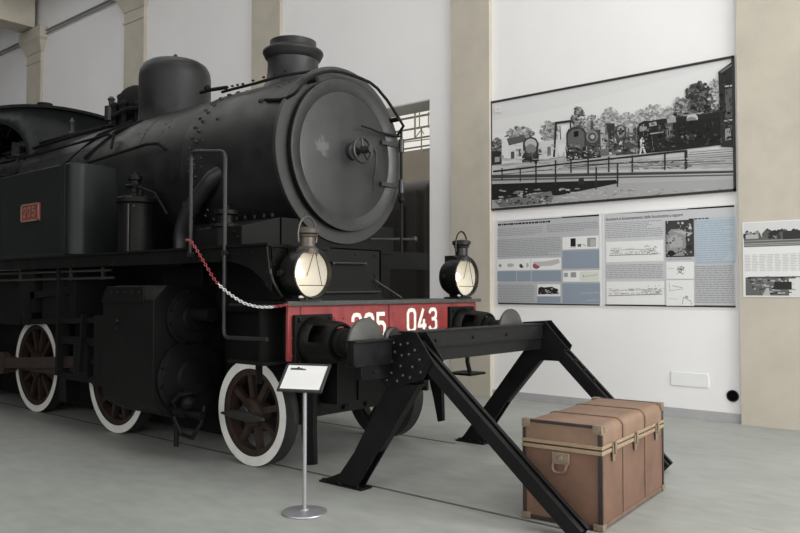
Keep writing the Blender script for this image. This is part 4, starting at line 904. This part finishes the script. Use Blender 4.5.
pr.ell((608, 224), 16, 13, g(.46)); pr.ell((606, 230), 15, 10, g(.2)); pr.poly([(582, 215), (640, 206), (640, 209), (582, 219)], g(.3)); pr.poly([(566, 235), (690, 222), (690, 296), (566, 312)], g(.018))
for k in range(16): pr.ell((575 + random.random() * 45, 268 + random.random() * 18), 2 + random.random() * 4, 2, g(random.choice((.06, .15, .25))), 6, .6)
pr.poly([(459, 285), (466, 281), (471, 286), (470, 304), (476, 325), (472, 326), (466, 310), (461, 327), (457, 326), (461, 305), (458, 296)], g(.62)); pr.ell((465, 282), 3.2, 4, g(.4))
# shed at the right edge
pr.poly([(682, 92), (728, 58), (728, 306), (690, 306)], g(.03)); pr.poly([(688, 90), (728, 64), (728, 70), (690, 96)], g(.14))
for z0, z1 in ((128, 136), (226, 234)): pr.poly([(699, z0 + 4), (726, z0), (726, z1 - 3), (699, z1)], g(.45))
pr.poly([(702, 140), (722, 137), (722, 222), (702, 226)], g(.10)); pr.poly([(702, 255), (716, 252), (720, 285), (702, 288)], g(.28))
# tracks, turntable, railing
for k in range(6): pr.line((600 - k * 4, 322 + k * 6), (727, 312 + k * 6.5), .008, g(.10 if k % 2 else .22))
pr.poly([(440, 352), (600, 342), (600, 366), (440, 378)], g(.24))
for k in range(40): pr.ell((440 + random.random() * 165, 350 + random.random() * 22), 2 + random.random() * 5, 2, g(random.choice((.06, .15, .35, .5))), 6, .7)
pr.poly([(36, 412), (390, 400), (395, 410), (230, 444), (36, 458)], g(.018)); pr.poly([(36, 386), (728, 374), (728, 380), (36, 396)], g(.055)); pr.poly([(36, 398), (728, 384), (728, 388), (36, 403)], g(.10)); pr.poly([(36, 378), (728, 366), (728, 371), (36, 384)], g(.48))
pr.line((40, 376), (592, 317), .022, g(.04)); pr.line((66, 384), (440, 348), .01, g(.08)); pr.line((240, 360), (592, 344), .014, g(.06))
for x, y0, y1 in ((65, 366, 402), (117, 366, 405), (162, 350, 410), (218, 344, 415), (262, 344, 380), (311, 340, 382), (334, 362, 428), (370, 334, 378), (395, 352, 420), (437, 330, 378), (530, 322, 372), (590, 316, 370), (480, 345, 350)): pr.line((x, y0), (x, y1), .02 if x != 590 else .035, g(.045))
pr.poly([(284, 396), (298, 394), (300, 412), (282, 414)], g(.03))
# foreground
pr.poly([(36, 458), (230, 444), (400, 410), (728, 398), (728, 438), (36, 487)], g(.34))
for k in range(170): pr.ell((60 + random.random() * 660, 425 + random.random() * 42), 2 + random.random() * 9, 1.2 + random.random() * 1.5, g(random.choice((.22, .28, .40, .46))), 6, .7)
pr.poly([(42, 460), (205, 432), (212, 450), (205, 466), (60, 478)], g(.16))
for k in range(50): pr.ell((55 + random.random() * 148, 446 + random.random() * 22), 2 + random.random() * 5, 1.5 + random.random() * 2, g(random.choice((.03, .08, .3, .42))), 6, .7)
for x0, y0, x1, y1, n_, tones in ((248, 300, 306, 338, 40, (.02, .05, .09, .2, .35)), (306, 300, 348, 332, 40, (.02, .06, .12, .3)), (346, 250, 452, 318, 110, (.02, .04, .08, .14, .3)), (452, 240, 560, 318, 110, (.012, .02, .035, .06, .14)), (566, 235, 690, 300, 80, (.012, .02, .03, .05)), (126, 322, 168, 350, 25, (.02, .06, .12)), (66, 300, 125, 350, 14, (.3, .45, .55)), (170, 300, 250, 335, 16, (.3, .45, .5)), (690, 90, 728, 300, 60, (.015, .025, .05, .08))):
    for k in range(n_):
        cx, cy = x0 + random.random() * (x1 - x0), y0 + random.random() * (y1 - y0); w_, h_ = 1 + random.random() * 5, .8 + random.random() * 3.5
        if random.random() < .4: w_, h_ = h_ * .5, w_ * 1.4
        pr.poly([(cx - w_, cy - h_), (cx + w_, cy - h_ * .8), (cx + w_ * .8, cy + h_), (cx - w_, cy + h_ * .7)], g(random.choice(tones)))
for k in range(150):
    cx, cy = 60 + random.random() * 665, 338 + random.random() * 34; pr.line((cx, cy), (cx + 8 + random.random() * 26, cy - 1 - random.random()), .004 + random.random() * .006, g(random.choice((.3, .36, .44, .5))))
for x, y0, y1 in ((162, 350, 410), (218, 344, 415), (262, 344, 380), (311, 340, 382), (334, 362, 428), (370, 334, 378), (395, 352, 420), (437, 330, 378), (530, 322, 372), (590, 316, 370)): pr.line((x, y0), (x, y1), .016, g(.03))
pr.line((40, 376), (592, 317), .02, g(.03)); pr.line((262, 368), (728, 352), .006, g(.12))
pr.poly([(46, 192), (62, 190), (62, 206), (46, 208)], g(.70)); pr.line((49, 200), (54, 196), .006, g(.25)); pr.line((56, 204), (57, 195), .006, g(.25))
# trim everything the blobs put outside the frame by covering strips: the frame itself is deeper than the print
pr.build('print', FP)

# ---- two text panels
blue = tone('print_blue', (.25, .295, .355)); pale = tone('print_pale_grey', (.44, .445, .46)); paleblue = tone('print_pale_blue', (.42, .49, .55)); ptext = tone('print_text', (.30, .305, .325)); wht = grey(.72); blk = grey(.02)
def panel(x0, x1, z0, z1, label):
    o = thing('information_poster', label, 'poster', ((x0 + x1) / 2, WY, z0))
    MB().box((x0, WY - .012, z0), (x1, WY - .001, z1)).build('board', grey(.7), o, bevel=.001); return o
P1 = panel(-5.535, -4.065, 1.185, 2.285, 'grey and blue printed panel, left one of the two below the framed photograph')
q = Print(WY - .012, (490, 200), 4.846); X0, X1, Z0, Z1 = -5.50, -4.085, 1.20, 2.265
q.poly([(X0, Z0), (X1, Z0), (X1, Z1), (X0, Z1)], pale, True)
q.poly([(X0, Z1), (X1, Z1), (X1, Z1 - .012), (X0 + .5, Z1 - .012)], grey(.12), True); q.poly([(X1 - .5, Z1 + .004), (X1, Z1 + .004), (X1, Z1 - .016), (X1 - .45, Z1 - .012)], blk, True); q.poly([(X0, Z0 - .005), (X1, Z0 - .005), (X1, Z0 + .012), (X0, Z0 + .018)], grey(.04), True)
q.text(38, 108, 298, 118, blk, .05, .022)
q.text(35, 134, 258, 175, ptext); q.text(275, 112, 528, 150, ptext); q.text(35, 186, 345, 272, ptext)
q.rect(36, 283, 345, 340, wht); q.rect(36, 345, 128, 394, blue); q.rect(132, 345, 198, 394, blue); q.rect(203, 343, 345, 394, blue)
q.ell((225, 319), 18, 15, tone('print_red', (.32, .09, .11))); q.poly([(205, 300), (270, 297), (335, 285), (338, 305), (300, 318), (240, 322)], grey(.45)); q.ell((50, 318), 7, 8, grey(.25)); q.ell((100, 316), 17, 9, grey(.4)); q.ell((150, 318), 8, 9, grey(.12)); q.poly([(150, 312), (165, 326), (148, 330)], blk); q.ell((182, 316), 6, 12, grey(.4)); q.line((198, 285), (198, 340), .006, grey(.4))
q.text(36, 410, 220, 498, ptext); q.rect(230, 408, 342, 466, wht)
q.poly([(234, 440), (236, 425), (250, 420), (262, 424), (300, 420), (318, 428), (330, 432), (334, 455), (234, 458)], blk)
for k in range(26): q.ell((236 + random.random() * 96, 425 + random.random() * 32), 3 + random.random() * 4, 3, grey(random.choice((.02, .05, .4, .6))), 6, .6)
q.rect(230, 468, 342, 498, blue)
q.rect(352, 176, 528, 238, wht); q.rect(391, 186, 416, 226, blk); q.rect(425, 213, 443, 227, grey(.15)); q.rect(472, 183, 514, 226, tone('print_olive', (.26, .28, .22))); q.rect(486, 190, 512, 222, grey(.42)); q.rect(388, 228, 418, 231, grey(.4)); q.line((450, 216), (466, 222), .01, grey(.3))
q.rect(352, 244, 530, 330, blue); q.rect(355, 342, 532, 396, wht); q.rect(359, 353, 378, 373, grey(.3)); q.rect(392, 350, 418, 375, grey(.28)); q.rect(436, 346, 528, 392, tone('print_cream', (.60, .63, .55))); q.line((450, 372), (520, 362), .006, grey(.3)); q.line((452, 362), (456, 376), .01, grey(.3)); q.rect(352, 404, 534, 500, blue); q.line((440, 452), (530, 448), .006, pale); q.line((468, 488), (530, 484), .006, pale)
q.build('print', P1)
P2 = panel(-4.045, -2.545, 1.185, 2.285, 'printed panel with engine diagrams, right one of the two below the framed photograph')
q = Print(WY - .012, (600, 200), 4.843); X0, X1 = -4.02, -2.56
pale2 = tone('print_light_grey', (.52, .525, .54))
q.poly([(X0, Z0), (X1, Z0), (X1, Z1), (X0, Z1)], pale2, True)
q.poly([(X0, Z1), (X1, Z1), (X1, Z1 - .010), (X0 + .5, Z1 - .012)], grey(.12), True); q.poly([(X1 - .5, Z1 + .004), (X1, Z1 + .004), (X1, Z1 - .016), (X1 - .45, Z1 - .012)], blk, True); q.poly([(X0, Z0 - .005), (X1, Z0 - .005), (X1, Z0 + .018), (X0, Z0 + .012)], grey(.04), True)
q.text(26, 104, 305, 186, ptext); q.rect(30, 198, 308, 298, wht); q.text(30, 312, 308, 386, ptext); q.rect(33, 394, 312, 506, wht)
def diagram(x0, y0, x1, y1):
    yb = y1 - 6
    q.line((x0, yb), (x1, yb - 8), .008, grey(.25)); q.line((x0 + 6, yb - 26), (x1 - 40, yb - 30), .005, tone('print_brown', (.35, .25, .22)))
    for k in range(9):
        cx = x0 + 12 + k * (x1 - x0 - 20) / 9; r = 9 if k > 5 else 6; pts_ = [(cx + r * cos(a), yb - r - k * .6 + r * sin(a)) for a in [2 * pi * j / 12 for j in range(12)]]
        for j in range(12): q.line(pts_[j], pts_[(j + 1) % 12], .004, grey(.22))
    for k in range(34):
        cx = x0 + random.random() * (x1 - x0); cy = yb - 6 - random.random() * 30; q.line((cx, cy), (cx + 12 + random.random() * 16, cy - 2 + random.random() * 4), .004, grey(random.choice((.2, .3, .45))))
    for k in range(22):
        cx = x1 - 70 + random.random() * 60; cy = yb - 14 - random.random() * 38; q.line((cx, cy), (cx + random.random() * 12, cy + 8 - random.random() * 16), .005, grey(random.choice((.15, .25, .4))))
diagram(44, 225, 278, 275); diagram(40, 420, 300, 470)
q.rect(318, 98, 456, 276, grey(.05))
q.poly([(322, 165), (345, 142), (385, 140), (412, 170), (418, 215), (408, 270), (330, 272), (322, 240)], grey(.26)); q.poly([(330, 190), (370, 165), (402, 190), (400, 225), (340, 235)], grey(.36)); q.poly([(345, 148), (400, 150), (450, 160), (430, 175), (390, 162)], grey(.4))
for k in range(70): q.ell((322 + random.random() * 130, 102 + random.random() * 170), 2 + random.random() * 5, 2 + random.random() * 5, grey(random.choice((.03, .06, .12, .25, .4))), 6, .7)
q.ell((345, 258), 18, 14, grey(.02)); q.ell((436, 230), 14, 12, grey(.03)); q.poly([(428, 140), (436, 118), (446, 142)], grey(.5)); q.ell((400, 112), 6, 6, grey(.5)); q.ell((380, 112), 5, 5, grey(.4))
q.text(322, 284, 452, 292, ptext); q.rect(322, 300, 456, 382, wht); q.rect(322, 388, 456, 512, wht)
for k in range(16): q.line((368 + random.random() * 40, 320 + random.random() * 40), (372 + random.random() * 40, 320 + random.random() * 40), .006, grey(random.choice((.1, .25))))
q.line((330, 330), (360, 332), .005, grey(.4)); q.line((335, 400), (340, 440), .005, grey(.3)); q.line((335, 440), (405, 430), .005, grey(.3)); q.line((350, 415), (400, 425), .006, grey(.25)); q.line((330, 478), (380, 480), .005, grey(.4)); q.line((400, 505), (405, 470), .006, grey(.2)); q.line((405, 470), (440, 490), .006, grey(.2)); q.line((440, 490), (445, 508), .006, grey(.2)); q.ell((420, 470), 8, 7, grey(.35))
q.rect(462, 84, 656, 306, paleblue); q.text(430, 88, 530, 95, blk, .05, .012); q.text(466, 100, 654, 302, tone('print_text_blue', (.31, .36, .42)), .024, .009); q.text(462, 318, 656, 500, ptext, .024, .009)
# title line of the right panel
cu = bpy.data.curves.new('title', 'FONT'); cu.body = 'Struttura e funzionamento delle locomotive a vapore'; cu.size = .052; tob = bpy.data.objects.new('title', cu); COL.objects.link(tob)
dg = bpy.context.evaluated_depsgraph_get(); tme = bpy.data.meshes.new_from_object(tob.evaluated_get(dg)); bpy.data.objects.remove(tob)
wid = max(v.co.x for v in tme.vertices); k_ = .90 / wid; q.b.mi = q.idx(blk)
vs = [q.b.bm.verts.new((X0 + .02 + v.co.x * k_, WY - .0145, 2.187 + v.co.y * 1.0)) for v in tme.vertices]
for p_ in tme.polygons: q.b.face([vs[i] for i in p_.vertices])
q.build('print', P2)
# ---- small sheet on the right pillar
PYF = WY - .07
ps = thing('poster_sheet', 'white sheet with two grey railway photographs on the right pillar', 'poster', (-2.18, PYF, 1.31))
a0 = at(743, 260, 1, PYF).x; zt_, zb_ = at(760, 221.5, 1, PYF).z, at(760, 297, 1, PYF).z; a1 = a0 + .62
MB().box((a0, PYF - .006, zb_), (a1, PYF - .001, zt_)).build('board', grey(.68), ps)
q = Print(PYF - .006, (730, 200), 4.843); q.clip = (a0 + .008, a1 - .008, zb_ + .008, zt_ - .008); H_ = zt_ - zb_
def R(u0, v0, u1, v1, m): q.poly([(a0 + u0 * (a1 - a0), zb_ + v0 * H_), (a0 + u1 * (a1 - a0), zb_ + v0 * H_), (a0 + u1 * (a1 - a0), zb_ + v1 * H_), (a0 + u0 * (a1 - a0), zb_ + v1 * H_)], m, True)
def W_(u, v): return (a0 + u * (a1 - a0), zb_ + v * H_)
R(.02, .665, .97, .985, grey(.58)); R(.02, .665, .97, .80, grey(.12))
for k in range(70):
    u, v = .04 + random.random() * .91, .80 + random.random() * .06; r = .012 + random.random() * .02; q.poly([(W_(u, v)[0] + r * cos(t_) * (.6 + random.random()), W_(u, v)[1] + r * sin(t_) * (.6 + random.random())) for t_ in [2 * pi * j / 7 for j in range(7)]], grey(random.choice((.03, .05, .1, .25))), True)
R(.05, .775, .25, .83, grey(.40)); R(.62, .75, .97, .86, grey(.04)); R(.90, .75, .97, .93, grey(.05)); R(.02, .70, .97, .715, grey(.3)); R(.02, .68, .97, .69, grey(.35)); R(.02, .74, .97, .75, grey(.3))
for k in range(11):
    for j in range(8):
        u = .03 + j * .116; R(u, .345 + k * .021, u + .07 + random.random() * .035, .345 + k * .021 + .007, grey(.42))
R(.04, .02, .80, .26, grey(.12)); R(.70, .02, .98, .24, grey(.6))
for k in range(90):
    u, v = .05 + random.random() * .7, .03 + random.random() * .22; R(u, v, u + .02 + random.random() * .06, v + .006 + random.random() * .02, grey(random.choice((.02, .05, .2, .35, .45))))
q.poly([W_(.3, .02), W_(.36, .12), W_(.4, .12), W_(.42, .02)], grey(.4), True); R(.48, .1, .74, .2, grey(.03)); R(.10, .255, .98, .268, grey(.05))
q.build('print', ps)
# ---- cover plate and pipe socket near the floor
cv = thing('wall_cover_plate', 'blank white cover plate low on the white wall above the skirting', 'cover plate', (-3.05, WY, .33))
b = MB(); b.box((-3.255, WY - .010, .335), (-2.845, WY - .001, .487)); b.build('plate', 'cover', cv, bevel=.006)
for x, z in ((-3.235, .35), (-2.865, .35), (-3.235, .472), (-2.865, .472)): MB().rivet((x, WY - .010, z), (0, -1, 0), .004).build('screw', 'cover', cv)
hp = at(734, 396, 1, WY); ho = thing('pipe_socket', 'round black pipe opening in the wall beside the right pillar', 'pipe', (hp.x - .01, WY, hp.z - .06))
MB().lathe((hp.x - .012, WY + .0, hp.z), (0, -1, 0), [(0.0005, .062), (.010, .062), (.010, .054), (.001, .053)], 32, False).build('rim', 'ink', ho)
MB().lathe((hp.x - .012, WY + .0, hp.z), (0, -1, 0), [(.001, .054), (.002, .053), (.002, .0)], 32, False).build('opening', mat('painted_hole_dark', (.004, .004, .004), .9, spec=.05), ho)  # flat black disc paints in the dark inside the hole

# ================================================================== light: daylight through roof lights and the end windows
wd = bpy.data.worlds.new('sky'); S.world = wd; wd.use_nodes = True
wd.node_tree.nodes['Background'].inputs['Color'].default_value = (.96, .97, 1, 1); wd.node_tree.nodes['Background'].inputs['Strength'].default_value = 1.0
def area(name, loc, rot, sx, sy, e_, col=(1, .99, .97)):
    l = bpy.data.lights.new(name, 'AREA'); l.shape = 'RECTANGLE'; l.size = sx; l.size_y = sy; l.energy = e_; l.color = col
    o = bpy.data.objects.new(name, l); COL.objects.link(o); o.location = loc; o.rotation_euler = rot; return o
for i in range(len(BX) - 1):
    x = (BX[i] + BX[i + 1]) / 2; k = (.3, .3, .3, .5, 1.2, 1.5)[i]
    area('roof_light', (x, 3.6, ZC + .05), (0, 0, 0), 2.4, 6.6, 130 * k)
for k, e_ in enumerate((150, 600, 750)): area('end_window_light', (8.95, -1.0 + k * 3.85, 4.25), (0, radians(90), 0), 5.2, 3.2, e_)
for k, e_ in enumerate((90, 250, 280)): area('side_window_light', (-6 + k * 6, -6.95, 4.0), (radians(90), 0, 0), 5.0, 4.8, e_)
vs_ = S.view_settings; vs_.view_transform = 'Standard'; vs_.look = 'None'; vs_.gamma = 1; vs_.use_curve_mapping = False; vs_.exposure = 0.0
